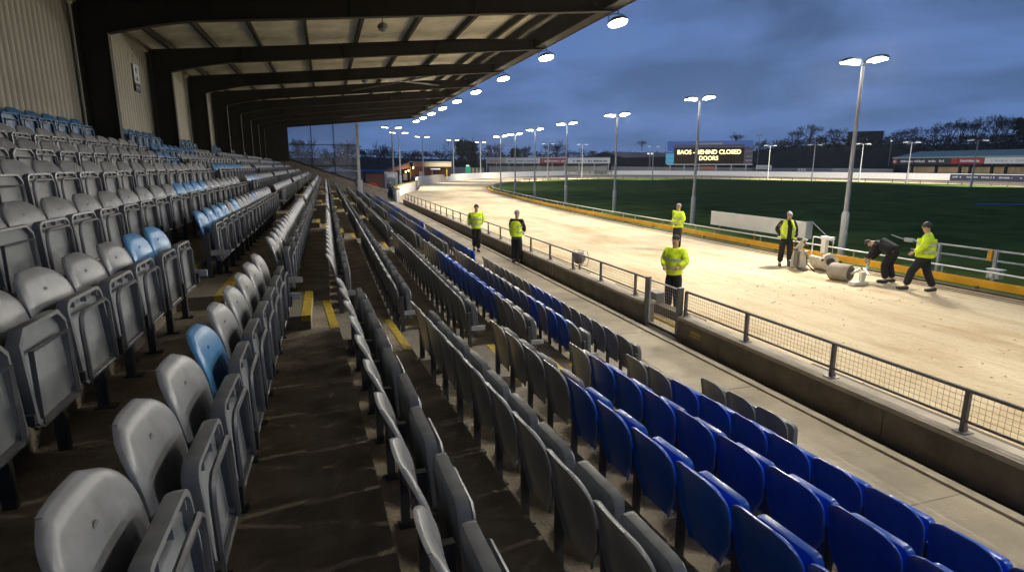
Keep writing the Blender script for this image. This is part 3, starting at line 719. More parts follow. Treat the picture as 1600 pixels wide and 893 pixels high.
# loudspeaker/camera unit on the wall
spk = thing('track_camera', 'round camera unit in a wire cage on the sand behind the rail fence', 'camera', (6.95, 15.3, G), .3)
q = MB(); q.tube([(-.02, 0, 0), (0, 0, .42)], .03, 6, 'railm'); q.build('stand', spk)
q = MB(); q.tube([(-.16, 0, .62), (-.12, 0, .62), (.02, 0, .62), (.12, 0, .62)], [.10, .17, .19, .12], 14, 'railm'); q.build('drum', spk, True)
q = MB()
for s in (-1, 1): q.tube([(.1, s*.2, .38), (.16, s*.2, .6), (.1, s*.2, .82), (-.05, s*.2, .84), (-.1, s*.2, .4)], .012, 5, 'galv')
q.tube([(.1, -.2, .82), (.1, .2, .82)], .012, 5, 'galv'); q.tube([(.1, -.2, .38), (.1, .2, .38)], .012, 5, 'galv'); q.build('cage', spk)
vb = thing('number_plate', 'small framed plate fixed low on the trackside wall near the standing steward', 'plate', (WX0-.012, 15.6, G+.12))
q = MB()
q.box(0, .01, -.07, .07, 0, .3, 'cope'); q.build('plate_frame', vb); q = MB(); q.box(-.003, -.001, -.05, .05, .02, .28, 'wallc'); q.build('plate_face', vb)
ym = MB()
for k in range(5): ym.box(-.002, .0, -.16+.065*k, -.115+.065*k, 0, .05, 'yellow')
ym.box(-.002, 0, -.17, .17, -.05, -.03, 'yellow')
o = ym.build('stencil_mark', None, loc=(WX0-.004, 8.55, G+.25)); tag(o, 'faint yellow stencil on the wall just near side of the gate', 'marking')

# ------------------------------------------------------------------ inner rail
ir = thing('inner_rail', 'inner running rail with yellow board and white pipe along the infield', 'rail', (16.5, 10, G))
def off(pts, d):
    out = []
    for i in range(len(pts)):
        a = np.array(pts[max(i-1, 0)]); c = np.array(pts[min(i+1, len(pts)-1)]); t_ = (c-a)/np.linalg.norm(c-a); n_ = np.array((t_[1], -t_[0])); out.append(tuple(np.array(pts[i])+n_*d))
    return out
path = [p for p in INNS if p[1] > -26 and p[0] < 40 and p[1] < 113]
path = [p for p in path if not (p[0] > 20 and p[1] < 60)]
def strip(q, pts, z0, z1, th, m):
    A = off(pts, 0); B = off(pts, th); n = len(pts)
    vs = [(x, y, z0) for x, y in A]+[(x, y, z1) for x, y in A]+[(x, y, z0) for x, y in B]+[(x, y, z1) for x, y in B]; fs = []
    for i in range(n-1): fs += [(i, i+1, n+i+1, n+i), (n+i, n+i+1, 3*n+i+1, 3*n+i), (2*n+i, 3*n+i, 3*n+i+1, 2*n+i+1)]
    q.add([(v[0]-16.5, v[1]-10, v[2]-G) for v in vs], fs, m)
q = MB(); strip(q, off(path, -.02), G+.08, G+.285, .03, 'orange'); q.build('yellow_board', ir)
q = MB(); strip(q, off(path, -.35), G+.0, G+.06, .10, 'rust'); strip(q, off(path, -.62), G+.0, G+.02, .04, 'rust'); strip(q, off(path, -.85), G, G+.02, .03, 'railm'); q.build('running_rail', ir)
pp = off(path, .5); q = MB(); q.tube([(x-16.5, y-10, .42) for x, y in pp], .026, 6, 'white'); q.build('white_pipe', ir, True)
pm = MB(); pm.box(-.02, .02, -.02, .02, 0, .42, 'galv'); pm.box(-.1, .0, -.015, .015, .18, .22, 'galv'); pme = pm.mesh('post'); acc = 0
pm2 = MB(); pm2.box(-.05, .03, -.03, .03, -.02, .1, 'rust'); pme2 = pm2.mesh('footing'); kk = 0
for a, c in zip(pp[:-1], pp[1:]):
    L_ = math.dist(a, c); acc += L_
    while acc > 2.4 and kk < 48: acc -= 2.4; kk += 1; link('post', pme, ir, (c[0]-16.5, c[1]-10, 0)); link('footing', pme2, ir, (c[0]-16.5-.55, c[1]-10, 0))
fr = thing('far_inner_rail', 'brown inner rail on low posts round the far side of the infield', 'rail', (60, 130, G))
p2 = [p for p in INNS if p not in path and p[1] > 20]
i0 = max(range(len(p2)), key=lambda i: math.dist(p2[i], p2[i-1])); p2 = p2[i0:]+p2[:i0]
q = MB(); q.tube([(x-60, y-130, .62) for x, y in p2], .055, 5, 'rust'); q.tube([(x-60, y-130, .25) for x, y in p2], .05, 5, 'rust'); q.build('rail', fr, True)
pm = MB(); pm.box(-.06, .06, -.06, .06, 0, .62, 'rust'); pme = pm.mesh('post'); acc = 0; kk = 0
for a, c in zip(p2[:-1], p2[1:]):
    acc += math.dist(a, c)
    while acc > 4 and kk < 70: acc -= 4; kk += 1; link('post', pme, fr, (c[0]-60, c[1]-130, 0))
# taller double rail at the right
dr = thing('double_rail', 'galvanised double rail standing on the grass behind the walking man', 'rail', (17.9, 13.7, G))
q = MB()
for z in (.90, .62): q.tube([(0, 0, z), (0, -2.45, z)], .03, 8, 'galv'); q.tube([(0, -2.55, z), (0, -14, z)], .03, 8, 'galv')
q.build('rails', dr)
pm = MB(); pm.box(-.04, .04, -.04, .04, 0, .93, 'galv'); pme = pm.mesh('post')
for y in (-.9, -2.5, -5, -7.5, -10): link('post', pme, dr, (0, y, 0))
q = MB(); q.tube([(0, .75, 1.0), (0, .4, .92), (0, 0, .9)], .012, 5, 'galv'); q.box(-.05, .05, -.05, .25, .84, .96, 'galv'); q.build('end_fitting', dr)
q = MB(); q.box(-.06, .0, -2.42, -2.30, .6, .92, 'orange'); q.build('latch_plate', dr)
jb = thing('rail_unit', 'small white electrical unit on the post of the double rail', 'electrical unit', (17.72, 11.1, G+.16))
q = MB(); q.box(-.1, .1, -.22, .1, .0, .22, 'offwhite'); q.build('case', jb); q = MB(); q.box(-.12, .12, -.26, .12, .24, .27, 'white'); q.build('lid', jb); q = MB(); q.tube([(-.14, -.05, .1), (-.10, -.05, .1)], .06, 10, 'white'); q.build('dial', jb)
# white board
wb = thing('white_board', 'long blank white board on posts behind the inner rail', 'board', (17.5, 17.7, G))
q = MB(); q.box(0, .07, 0, 5.85, .50, 1.14, 'white'); q.build('panel', wb)
q = MB(); q.box(-.01, .3, -.02, .0, .48, 1.16, 'galv'); q.box(.0, .3, 0, .04, 1.12, 1.15, 'galv'); q.build('end_frame', wb)
pm = MB(); pm.box(.08, .14, -.03, .03, 0, .62, 'salmon'); pme = pm.mesh('post')
for y in (.6, 2.9, 5.3): link('post', pme, wb, (0, y, 0))
q = MB(); q.tube([(.3, 0, 1.12), (.25, -1.15, .45)], .014, 5, 'galv'); q.build('stay', wb)
# infield blue sheet
p = atZ(1568, 320, G+.05); o = MB(); o.box(-3.2, 3.2, -.3, .3, .0, .05, 'bluesheet'); ob = o.build('blue_sheet', None, loc=(p.x+1.5, p.y, G+.03)); ob.rotation_euler = (0, 0, -AZ-.06); tag(ob, 'long blue sheet lying flat on the dark infield grass at right', 'sheet')

# ------------------------------------------------------------------ maintenance gear on the sand
hg = thing('hare_guard', 'tall white curved guard standing beside the man in the open vest', 'guard', (*atZ(1247, 420).xy, G), -.3)
q = MB(); n = 12; vs = []
for k in range(n+1):
    a = k/n; z = .02+.98*a; xo = -.30+.55*a**2.6; 
    for (yo, xx) in ((-.22, xo), (-.22, xo+.06), (.22, xo+.06), (.22, xo)): vs.append((yo+.0, 0, 0) if 0 else (yo*(1-.35*a**3), xx*-1 if 0 else xx, z))
fs = []
for k in range(n):
    for j in range(4): j2 = (j+1) % 4; fs.append((k*4+j, k*4+j2, (k+1)*4+j2, (k+1)*4+j))
fs += [(0, 1, 2, 3), tuple(n*4+k for k in (3, 2, 1, 0))]
# turn so the curve leans along image right (-y side)
vs = [(y_*.55-.0, -x_*1.0, z_) for (y_, x_, z_) in [(v[0], v[1], v[2]) for v in vs]]
q.add(vs, fs, 'offwhite'); smooth_auto(q.build('curved_guard', hg), 25); q = MB(); q.box(-.19, -.16, -.24, -.02, .12, .62, 'railm'); q.box(-.17, -.12, -.10, .10, .60, .66, 'black'); q.build('mounting_plate', hg)
q = MB(); q.box(-.1, .12, -.27, -.05, .1, .62, 'offwhite'); q.box(-.08, .1, -.42, -.02, .02, .1, 'railm'); q.build('column', hg)
q = MB(); q.tube([(-.12, .42, .12), (.12, .42, .12)], .12, 14, 'black'); smooth_auto(q.build('wheel', hg))
q = MB(); q.tube([(0, -.2, .65), (.05, -.35, .5), (0, -.5, .25), (.1, -.8, .06)], .022, 6, 'black'); q.tube([(0, -.2, .88), (.02, -.42, .82)], .03, 6, 'railm'); q.build('cables', hg, True)
tb = thing('trolley_tub', 'low cream scoop with a dark hollow lying against the yellow board', 'scoop', (*atZ(1279, 421).xy, G), -.2)
q = MB(); vs = []; n = 14
for k in range(n+1):
    a = PI*k/n
    for y_ in (-.55, .2): vs.append((0+.0, 0, 0) if 0 else (.42*math.cos(a)*.6, y_, .44-.42*math.sin(a)))
    for y_ in (.2, -.55): vs.append((.37*math.cos(a)*.6, y_, .44-.37*math.sin(a)))
fs = []
for k in range(n):
    for j in range(4): j2 = (j+1) % 4; fs.append((k*4+j, k*4+j2, (k+1)*4+j2, (k+1)*4+j))
fs += [(3, 2, 1, 0), tuple(n*4+k for k in range(4))]
q.add(vs, fs, 'offwhite'); smooth_auto(q.build('scoop', tb), 50)
q = MB(); q.tube([(0, -.5, .34), (0, -.44, .34)], .25, 16, 'offwhite'); q.build('end_disc', tb); q = MB(); q.tube([(-.27, -.55, .42), (-.1, -.2, .2), (.05, .3, .12)], .035, 6, 'black'); q.tube([(-.02, -.54, .34), (-.02, -.60, .34)], .12, 14, 'black'); q.build('motor', tb)
wf = thing('maintenance_stand', 'white tube frame with a narrow white seat against the inner rail', 'frame', (*atZ(1285, 411).xy, G), 0)
q = MB(); q.tube([(0, .5, .2), (0, .5, .85), (0, -.35, .85), (0, -.35, .15), (0, .5, .2)], .022, 6, 'white'); q.build('tube_frame', wf)
q = MB(); q.box(-.07, .07, -.1, .08, .35, .90, 'white'); q.box(-.09, .09, -.32, .12, .82, .92, 'white'); q.build('upright', wf)
rl = thing('ground_roller', 'concrete drum roller with pale drawbar held by the bending man', 'roller', (*atZ(1312, 438).xy, G), 0)
q = MB(); ra = Vector((.25, -.97, 0)).normalized(); q.tube([-ra*.27+Vector((0, 0, .25)), -ra*.25+Vector((0, 0, .25)), ra*.25+Vector((0, 0, .25)), ra*.27+Vector((0, 0, .25))], [.235, .25, .25, .235], 24, 'cope'); smooth_auto(q.build('drum', rl))
for sg_ in (-1, 1): q = MB(); q.tube([ra*.272*sg_+Vector((0, 0, .25)), ra*.285*sg_+Vector((0, 0, .25))], .19, 20, 'rust'); q.tube([ra*.27*sg_+Vector((0, 0, .25)), ra*.32*sg_+Vector((0, 0, .25))], .035, 8, 'galv'); q.build('hub', rl)
q = MB()
c_ = ra*.31+Vector((0, 0, .25)); c2 = -ra*.31+Vector((0, 0, .25)); hd = Vector((.55, -.85, .0)).normalized(); tip = atY(1357, 410, rl.location.y-.30)-rl.location
q.bar(c_, c_+Vector((.35, .05, .12)), .05, .05, 'offwhite'); q.bar(c2, c2+Vector((.4, 0, .12)), .05, .05, 'offwhite'); q.bar(c2+Vector((.4, 0, .12)), c_+Vector((.35, .05, .12)), .05, .05, 'offwhite')
q.build('yoke', rl)
q = MB(); q.tube([Vector((.05, -.72, .10)), (Vector((.05, -.72, .10))+tip)/2+Vector((0, 0, .03)), tip], .035, 7, 'galv'); q.tube([Vector((.35, -.42, .42)), Vector((.15, -.78, .3))], .028, 6, 'white'); q.build('drawbar', rl)
q = MB(); q.box(-.35, .15, -.80, -.60, .02, .11, 'offwhite'); q.box(-.05, .05, -.75, -.66, .1, .38, 'offwhite'); q.build('foot_scraper', rl)

q = MB(); rr = random.Random(9)
for k in range(380):
    if k < 220: c_ = atZ(rr.uniform(1150, 1500), rr.uniform(400, 475)); sz = rr.uniform(.01, .032)
    else: c_ = atZ(rr.uniform(700, 1600), rr.uniform(330, 620)); sz = rr.uniform(.01, .03)
    if c_.x < 7.1 or c_.x > 16.2: continue
    a = rr.uniform(0, 3); n_ = 5; base = [Vector((c_.x+math.cos(a+2*PI*j/n_)*sz*rr.uniform(.7, 1.6), c_.y+math.sin(a+2*PI*j/n_)*sz*rr.uniform(.7, 1.6), G)) for j in range(n_)]; tp = Vector((c_.x, c_.y, G+sz*rr.uniform(.4, .8)))
    q.add(base+[tp], [(j, (j+1) % n_, n_) for j in range(n_)], 'clod')
o = q.build('sand_clods'); stuff(o, 'loose clods of damp sand scattered over the track', 'sand')
# ------------------------------------------------------------------ people
def skin_mesh(name, V, E_, R_, mt, root=0, lv=2):
    me = bpy.data.meshes.new(name); me.from_pydata([tuple(v) for v in V], E_, [])
    ob = bpy.data.objects.new('tmp', me); COL.objects.link(ob)
    md = ob.modifiers.new('s', 'SKIN'); md.use_smooth_shade = True
    for i, r_ in enumerate(R_):
        sv = me.skin_vertices[0].data[i]; sv.radius = r_ if isinstance(r_, tuple) else (r_, r_); sv.use_root = (i == root)
    sb = ob.modifiers.new('u', 'SUBSURF'); sb.levels = lv; sb.render_levels = lv
    dg = bpy.context.evaluated_depsgraph_get(); dg.update(); res = bpy.data.meshes.new_from_object(ob.evaluated_get(dg))
    bpy.data.objects.remove(ob); res.name = name; res.materials.clear()
    res.materials.append(M[mt]); res.polygons.foreach_set('material_index', [0]*len(res.polygons)); res.polygons.foreach_set('use_smooth', [True]*len(res.polygons))
    return res
def person(label, loc, yaw, J, top='hiviz', sleeves=True, legs='darkcloth', hair='hair', shirt='darkcloth', hat=False, scale=1.0, undercoat=False):
    """J: joints in a body frame with x forward, y to the left."""
    g_ = {k: Vector(v) for k, v in J.items()}
    P = thing('person', label, 'person', loc, yaw, 'people working at the track'); P.scale = (scale,)*3
    names = ['pelvis', 'spine', 'chest', 'neck', 'jaw', 'crown']
    V = [g_[n_] for n_ in names]; R_ = [(.12, .09), (.10, .08), (.11, .08), .055, (.075, .092), (.066, .085)]; E_ = [(0, 1), (1, 2), (2, 3), (3, 4), (4, 5)]
    hx = {}
    for s_ in 'lr':
        b0 = len(V)
        V += [g_['sho_'+s_], g_['elb_'+s_], g_['wri_'+s_]]; R_ += [.04, .035, .028]; E_ += [(2, b0), (b0, b0+1), (b0+1, b0+2)]
        b1 = len(V)
        V += [g_['hip_'+s_], g_['kne_'+s_], g_['ank_'+s_], g_['toe_'+s_]]; R_ += [.07, .05, .04, (.045, .03)]; E_ += [(0, b1), (b1, b1+1), (b1+1, b1+2), (b1+2, b1+3)]
    body = skin_mesh('body', V, E_, R_, 'skin')
    bm = bmesh.new(); bm.from_mesh(body)
    def addtube(pts, rs, n=6):
        prev = None; pts = [Vector(p) for p in pts]
        rg = []
        for i, p in enumerate(pts):
            d = (pts[min(i+1, len(pts)-1)]-pts[max(i-1, 0)]).normalized(); up = Vector((0, 0, 1)) if abs(d.z) < .9 else Vector((1, 0, 0)); a = d.cross(up).normalized(); c = d.cross(a)
            rg.append([bm.verts.new(p+(a*math.cos(2*PI*k/n)+c*math.sin(2*PI*k/n))*rs[i]) for k in range(n)])
        for r1, r2 in zip(rg[:-1], rg[1:]):
            for k in range(n): f = bm.faces.new((r1[k], r1[(k+1) % n], r2[(k+1) % n], r2[k])); f.smooth = True
        bm.faces.new(rg[-1])
    for s_, sg_ in (('l', 1), ('r', -1)):
        w_ = g_['wri_'+s_]; d = (w_-g_['elb_'+s_]).normalized(); sd = d.cross(Vector((0, 1, 0))).normalized()
        if sd.length < .1: sd = Vector((1, 0, 0))
        palm = w_+d*.075; addtube([w_-d*.01, w_+d*.03, palm, palm+d*.02], [.026, .036, .038, .03], 8)
        nrm = d.cross(sd)
        for f_ in range(4):
            o0 = palm+sd*(.026-.0175*f_); ln = (.065, .075, .07, .055)[f_]
            addtube([o0-d*.01, o0+d*ln*.5+nrm*.004*sg_, o0+d*ln*.85+nrm*.02*sg_, o0+d*ln+nrm*.034*sg_], [.0095, .009, .008, .006], 5)
        o0 = w_+d*.03+sd*.028; addtube([o0-sd*.01, o0+sd*.02+d*.02, o0+sd*.025+d*.05], [.011, .010, .007], 5)
    up = (g_['crown']-g_['jaw']).normalized(); fw = Vector(J.get('face', (1, 0, 0))).normalized(); lf = up.cross(fw)
    c_ = (g_['jaw']*.5+g_['crown']*.5)
    addtube([c_+fw*.06+up*.01, c_+fw*.098-up*.012, c_+fw*.085-up*.03], [.012, .014, .008], 6)
    for s_ in (-1, 1): addtube([c_+lf*.07*s_-up*.0, c_+lf*.088*s_+up*.012, c_+lf*.086*s_+up*.03], [.014, .018, .008], 6)
    bm.to_mesh(body); bm.free(); link('body', body, P)
    # eyes / mouth as small dark parts
    q = MB()
    for s_ in (-1, 1): q.obox(c_+fw*.082+lf*.03*s_+up*.015, fw*.004, lf*.010, up*.004, 'black')
    q.obox(c_+fw*.083-up*.05, fw*.004, lf*.02, up*.004, 'fascia'); q.build('face_features', P)
    # trousers
    V = [g_['pelvis']+Vector((0, 0, .03)), g_['pelvis']]; R_ = [(.185, .15), (.19, .155)]; E_ = [(0, 1)]
    for s_ in 'lr':
        b1 = len(V); an = g_['ank_'+s_]; kn = g_['kne_'+s_]
        V += [g_['hip_'+s_], kn, an+(kn-an).normalized()*.03]; R_ += [.125, .10, .088]; E_ += [(1, b1), (b1, b1+1), (b1+1, b1+2)]
    link('trousers', skin_mesh('trousers', V, E_, R_, legs), P)
    for s_ in 'lr':
        an, to = g_['ank_'+s_], g_['toe_'+s_]
        q = MB(); dr_ = (to-an); dr_.z = 0; dr_.normalize(); q.tube([an-dr_*.07-Vector((0, 0, .035)), an-dr_*.03-Vector((0, 0, .03)), to-Vector((0, 0, 0)), to+dr_*.06], [.035, .052, .045, .028], 8, 'black'); q.build('shoe', P, True)
    # jacket
    def coat(mt, grow, sl, hem, name):
        pv, spn, ch = g_['pelvis'], g_['spine'], g_['chest']; dn = (pv-spn).normalized()
        V = [pv+dn*hem, spn, ch, ch+(g_['neck']-ch)*.75]; R_ = [(.245+grow, .20+grow), (.225+grow, .18+grow), (.225+grow, .175+grow), (.09+grow, .09+grow)]; E_ = [(0, 1), (1, 2), (2, 3)]
        for s_ in 'lr':
            b1 = len(V); V += [g_['sho_'+s_] if sl else g_['sho_'+s_]+(g_['elb_'+s_]-g_['sho_'+s_])*.12]; R_ += [.098+grow+(0 if sl else .035)]; E_ += [(2, b1)]
            if sl: V += [g_['elb_'+s_], g_['wri_'+s_]-(g_['wri_'+s_]-g_['elb_'+s_])*.06]; R_ += [.092+grow, .07+grow]; E_ += [(b1, b1+1), (b1+1, b1+2)]
        return link(name, skin_mesh(name, V, E_, R_, mt, root=1), P)
    if sleeves: jk = coat(top, 0, True, .10 if top == 'hiviz' else .02, 'jacket')
    else: coat(shirt, -.012, True, .02, 'shirt'); jk = coat(top, .022, False, .03, 'vest')
    if not sleeves and not undercoat:
        me_ = jk.data; me_.materials.append(M[shirt])
        for pl in me_.polygons:
            if pl.center.x > .02 and abs(pl.center.y) < .062: pl.material_index = 1
    if undercoat: 
        V = [g_['pelvis']-Vector((0, 0, .17)), g_['pelvis']-Vector((0, 0, .02))]
        link('coat_skirt', skin_mesh('coat_skirt', V, [(0, 1)], [(.235, .2), (.24, .2)], 'greycloth'), P)
    if top == 'hiviz':
        sp_, pv, ch = g_['spine'], g_['pelvis'], g_['chest']
        for k_, (c0, ww, dd) in enumerate(((sp_*.55+pv*.45, .172, .140), (ch*.45+sp_*.55, .168, .136))):
            ax_ = (ch-pv).normalized(); xx = Vector((1, 0, 0))-ax_*ax_.x; xx.normalize(); yy = ax_.cross(xx)
            q = MB(); vs = []
            for z_ in (-.027, .027):
                for kk_ in range(20): a = 2*PI*kk_/20; sx = .262 if sleeves else .270; vs.append(c0+ax_*z_+yy*math.cos(a)*sx*.93+xx*math.sin(a)*sx*.80)
            q.add(vs, [(i_, (i_+1) % 20, 20+(i_+1) % 20, 20+i_) for i_ in range(20)], 'band'); q.build('reflective_band', P, True)
    # hair or hat
    q = MB(); vs = []; nlat, nlon = 6, 14; R0 = .098 if hat else .092
    for i_ in range(nlat):
        ph = (i_/(nlat-1))*PI*.56
        for j_ in range(nlon):
            a = 2*PI*j_/nlon; f_ = fw*math.cos(a)+lf*math.sin(a); dp_ = math.cos(a)
            ph2 = ph*(.78 if dp_ > .2 and not hat else 1.12)
            vs.append(c_+up*(.035+R0*1.08*math.cos(ph2))+f_*R0*math.sin(ph2)*(1.02)-fw*.008)
    fs = [(i_*nlon+j_, i_*nlon+(j_+1) % nlon, (i_+1)*nlon+(j_+1) % nlon, (i_+1)*nlon+j_) for i_ in range(nlat-1) for j_ in range(nlon)]
    q.add(vs, fs, 'black' if hat else hair); q.build('beanie' if hat else 'hair', P, True)
    return P
def stand(**k):
    J = dict(pelvis=(0, 0, .95), spine=(0, 0, 1.13), chest=(0, 0, 1.33), neck=(.01, 0, 1.49), jaw=(.025, 0, 1.57), crown=(.02, 0, 1.70),
      sho_l=(0, .19, 1.41), elb_l=(-.03, .25, 1.14), wri_l=(.06, .24, .90), sho_r=(0, -.19, 1.41), elb_r=(-.03, -.25, 1.14), wri_r=(.06, -.24, .90),
      hip_l=(0, .095, .90), kne_l=(.02, .10, .50), ank_l=(0, .11, .09), toe_l=(.15, .13, .04), hip_r=(0, -.095, .90), kne_r=(.02, -.10, .50), ank_r=(0, -.11, .09), toe_r=(.15, -.13, .04), face=(1, 0, 0))
    J.update(k); return J
def lookyaw(p): return math.atan2(-p[1], -p[0])
p = atZ(745, 393); person('person in long yellow coat walking towards the camera with hands behind the back', p, lookyaw(p)+.15,
   stand(elb_l=(-.12, .27, 1.16), wri_l=(-.13, .12, .98), elb_r=(-.12, -.27, 1.16), wri_r=(-.13, -.12, .98), kne_l=(.10, .07, .50), ank_l=(.0, .05, .09), toe_l=(.14, .06, .04), kne_r=(.05, -.08, .52), ank_r=(-.20, -.07, .16), toe_r=(-.08, -.08, .06)), hair='hair', scale=1.03)
p = atZ(808, 411); person('person in yellow vest over dark coat facing the track at the fence', (p.x-.02, p.y, G), lookyaw(p)+PI-.5,
   stand(elb_l=(.06, .26, 1.16), wri_l=(.24, .16, 1.08), elb_r=(.04, -.26, 1.15), wri_r=(.22, -.15, 1.05), jaw=(.04, 0, 1.56), crown=(.04, 0, 1.69)), sleeves=False, hair='hairg', undercoat=True, scale=1.03)
p = atZ(1057, 391); person('grey-haired person in yellow coat standing out on the sand near the inner rail', p, lookyaw(p)-.9,
   stand(elb_l=(-.05, .26, 1.17), wri_l=(.14, .16, 1.04), elb_r=(-.05, -.26, 1.17), wri_r=(.14, -.16, 1.04)), hair='hairg', scale=1.04)
p = atZ(1050, 487); person('person in yellow coat standing just behind the mesh gate', (p.x, p.y, G), lookyaw(p)-.5,
   stand(elb_l=(.0, .27, 1.17), wri_l=(.2, .2, 1.08), elb_r=(.0, -.27, 1.17), wri_r=(.2, -.14, 1.05)), hair='hair', scale=1.0)
p = atZ(1225, 415); person('balding man in open yellow vest over dark clothes looking down at the guard', p, lookyaw(p)+.35,
   stand(elb_l=(-.08, .29, 1.16), wri_l=(.05, .27, .92), elb_r=(-.12, -.30, 1.17), wri_r=(.08, -.19, 1.0), jaw=(.06, .02, 1.56), crown=(.055, .01, 1.69), face=(.9, .2, -.35), hip_l=(0, .1, .90), kne_l=(.01, .13, .5), ank_l=(0, .16, .09), toe_l=(.14, .19, .04), kne_r=(.01, -.13, .5), ank_r=(0, -.15, .09), toe_r=(.14, -.19, .04)), sleeves=False, hair='hairg', scale=1.02)
p = atZ(1383, 441); person('man in dark work clothes bending forward to grip the roller drawbar', p, math.atan2(1, -.35)-.0,
   stand(pelvis=(-.12, 0, .92), spine=(.02, 0, 1.03), chest=(.22, 0, 1.08), neck=(.38, 0, 1.08), jaw=(.46, 0, 1.03), crown=(.585, 0, 1.06), sho_l=(.28, .18, 1.06), elb_l=(.34, .20, .80), wri_l=(.50, .12, .62), sho_r=(.28, -.18, 1.06), elb_r=(.34, -.2, .80), wri_r=(.48, -.06, .58),
     hip_l=(-.12, .09, .86), kne_l=(.04, .13, .50), ank_l=(-.05, .15, .09), toe_l=(.10, .17, .04), hip_r=(-.12, -.09, .86), kne_r=(.0, -.13, .5), ank_r=(-.12, -.15, .09), toe_r=(.03, -.18, .04), face=(.25, 0, -1)), top='darkcloth', hair='hair', scale=1.02)
p = atZ(1437, 456); person('person in yellow coat and black beanie striding along the sand at right', p, math.atan2(.9, -.55),
   stand(elb_l=(.02, .25, 1.16), wri_l=(.22, .18, 1.0), elb_r=(-.1, -.25, 1.16), wri_r=(.0, -.24, .92), kne_l=(.22, .09, .53), ank_l=(.30, .09, .12), toe_l=(.44, .09, .07), kne_r=(-.08, -.09, .50), ank_r=(-.26, -.09, .12), toe_r=(-.14, -.09, .05), jaw=(.05, 0, 1.56), crown=(.05, 0, 1.69)), hat=True, scale=1.05)
p = atZ(610, 309); person('small distant person in dark clothes by the far gateway', p, lookyaw(p)+.6, stand(), top='greycloth', scale=1.0)

# ------------------------------------------------------------------ perimeter wall (white) round the bend
def poly_wall(name, lab, pts, h, th, m, cat='wall', z0=G, cap=None, group=None):
    c0 = pts[0]; t_ = thing(name, lab, cat, (c0[0], c0[1], z0), 0, group)
    A = pts; B = off(pts, -th); n = len(pts)
    q = MB(); vs = [(x, y, -.3) for x, y in A]+[(x, y, h) for x, y in A]+[(x, y, -.3) for x, y in B]+[(x, y, h) for x, y in B]; fs = []
    for i in range(n-1): fs += [(i, i+1, n+i+1, n+i), (n+i, n+i+1, 3*n+i+1, 3*n+i), (2*n+i, 3*n+i, 3*n+i+1, 2*n+i+1)]
    fs += [(0, n, 3*n, 2*n), (n-1, 3*n-1+0, 4*n-1, 2*n-1) if 0 else (n-1, 2*n-1, 4*n-1, 3*n-1)]
    q.add([(v[0]-c0[0], v[1]-c0[1], v[2]) for v in vs], fs, m); q.build('wall_face' if cat == 'wall' else 'panel', t_)
    if cap:
        q = MB(); A2 = off(pts, .03); B2 = off(pts, -th-.03)
        vs = [(x, y, h+.003) for x, y in A2]+[(x, y, h+.09) for x, y in A2]+[(x, y, h+.003) for x, y in B2]+[(x, y, h+.09) for x, y in B2]
        fs = []
        for i in range(n-1): fs += [(i, i+1, n+i+1, n+i), (n+i, n+i+1, 3*n+i+1, 3*n+i), (2*n+i, 3*n+i, 3*n+i+1, 2*n+i+1)]
        q.add([(v[0]-c0[0], v[1]-c0[1], v[2]) for v in vs], fs, cap); q.build('capping', t_)
    return t_
iA = min(range(len(OUTS)), key=lambda i: math.dist(OUTS[i], (6.5, 54))); iB = min(range(len(OUTS)), key=lambda i: math.dist(OUTS[i], (11.4, 79))); iC = min(range(len(OUTS)), key=lambda i: math.dist(OUTS[i], (124, 20)))
poly_wall('perimeter_wall', 'short curved white wall with yellow capping at the start of the bend', OUTS[iA:iB+1], 1.12, .3, 'white', cap='yellow', group='white walls round the track')
poly_wall('perimeter_wall', 'long white wall curving round the far bend of the track', OUTS[iB+3:iC+1], 1.5, .3, 'white', group='white walls round the track')
q_ = thing('wall_gate', 'grey steel gate in the white wall at the start of the bend', 'gate', (*OUTS[iB], G))
a = Vector((*OUTS[iB], 0)); c = Vector((*OUTS[iB+3], 0)); d = c-a
q = MB(); q.bar(Vector((0, 0, .6)), d+Vector((0, 0, .6)), .06, 1.1, 'roofg'); q.build('gate_leaf', q_); q = MB(); q.bar(Vector((0, 0, 1.2)), d+Vector((0, 0, 1.2)), .1, .1, 'galv'); q.bar(Vector((0, 0, .1)), d+Vector((0, 0, .1)), .1, .08, 'galv'); q.build('gate_frame', q_)
# steward-post clutter at the far gateway
yp = thing('bollard', 'short yellow bollard at the far end of the walkway', 'bollard', (*atZ(617, 313).xy, G)); q = MB(); q.tube([(0, 0, 0), (0, 0, .85), (0, 0, .9)], [.13, .13, .09], 10, 'yellow'); smooth_auto(q.build('post', yp)); q = MB(); q.tube([(0, 0, .6), (0, 0, .75)], .134, 10, 'white'); q.build('collar', yp)

# ------------------------------------------------------------------ facing boxes for far things
def frame_at(px, D):
    d = PD(px, 259, D); d.z = 0; dn = d.normalized(); e1 = Vector((dn.y, -dn.x, 0)); return d, dn, e1
class Far:
    """A far building: measured box faces built in its own upright frame at a real distance."""
    def __init__(s, px, D, skew=0):
        s.o, s.dn, s.e1 = frame_at(px, D); s.D = D
        if skew: rm = Matrix.Rotation(skew, 3, 'Z'); s.e1 = rm @ s.e1; s.dn = rm @ s.dn
    def uv(s, px, py):      # intersect the ray with the building's front plane
        r_ = ray(px, py); t_ = s.o.dot(s.dn)/r_.dot(s.dn); p_ = r_*t_; return (p_-s.o).dot(s.e1), p_.z-G
    def box(s, q, x0, y0, x1, y1, depth, m, front=0.0):
        u0, z1 = s.uv(x0, y0); u1, _ = s.uv(x1, y0); _, z0 = s.uv(x0, y1)
        z0 = max(z0, -.2); c = s.e1*(u0+u1)/2+s.dn*(front+depth/2)+Vector((0, 0, (z0+z1)/2))
        q.obox(c, s.e1*(u1-u0)/2, s.dn*depth/2, Vector((0, 0, (z1-z0)/2)), m)
    def loc(s): return (s.o.x, s.o.y, G)
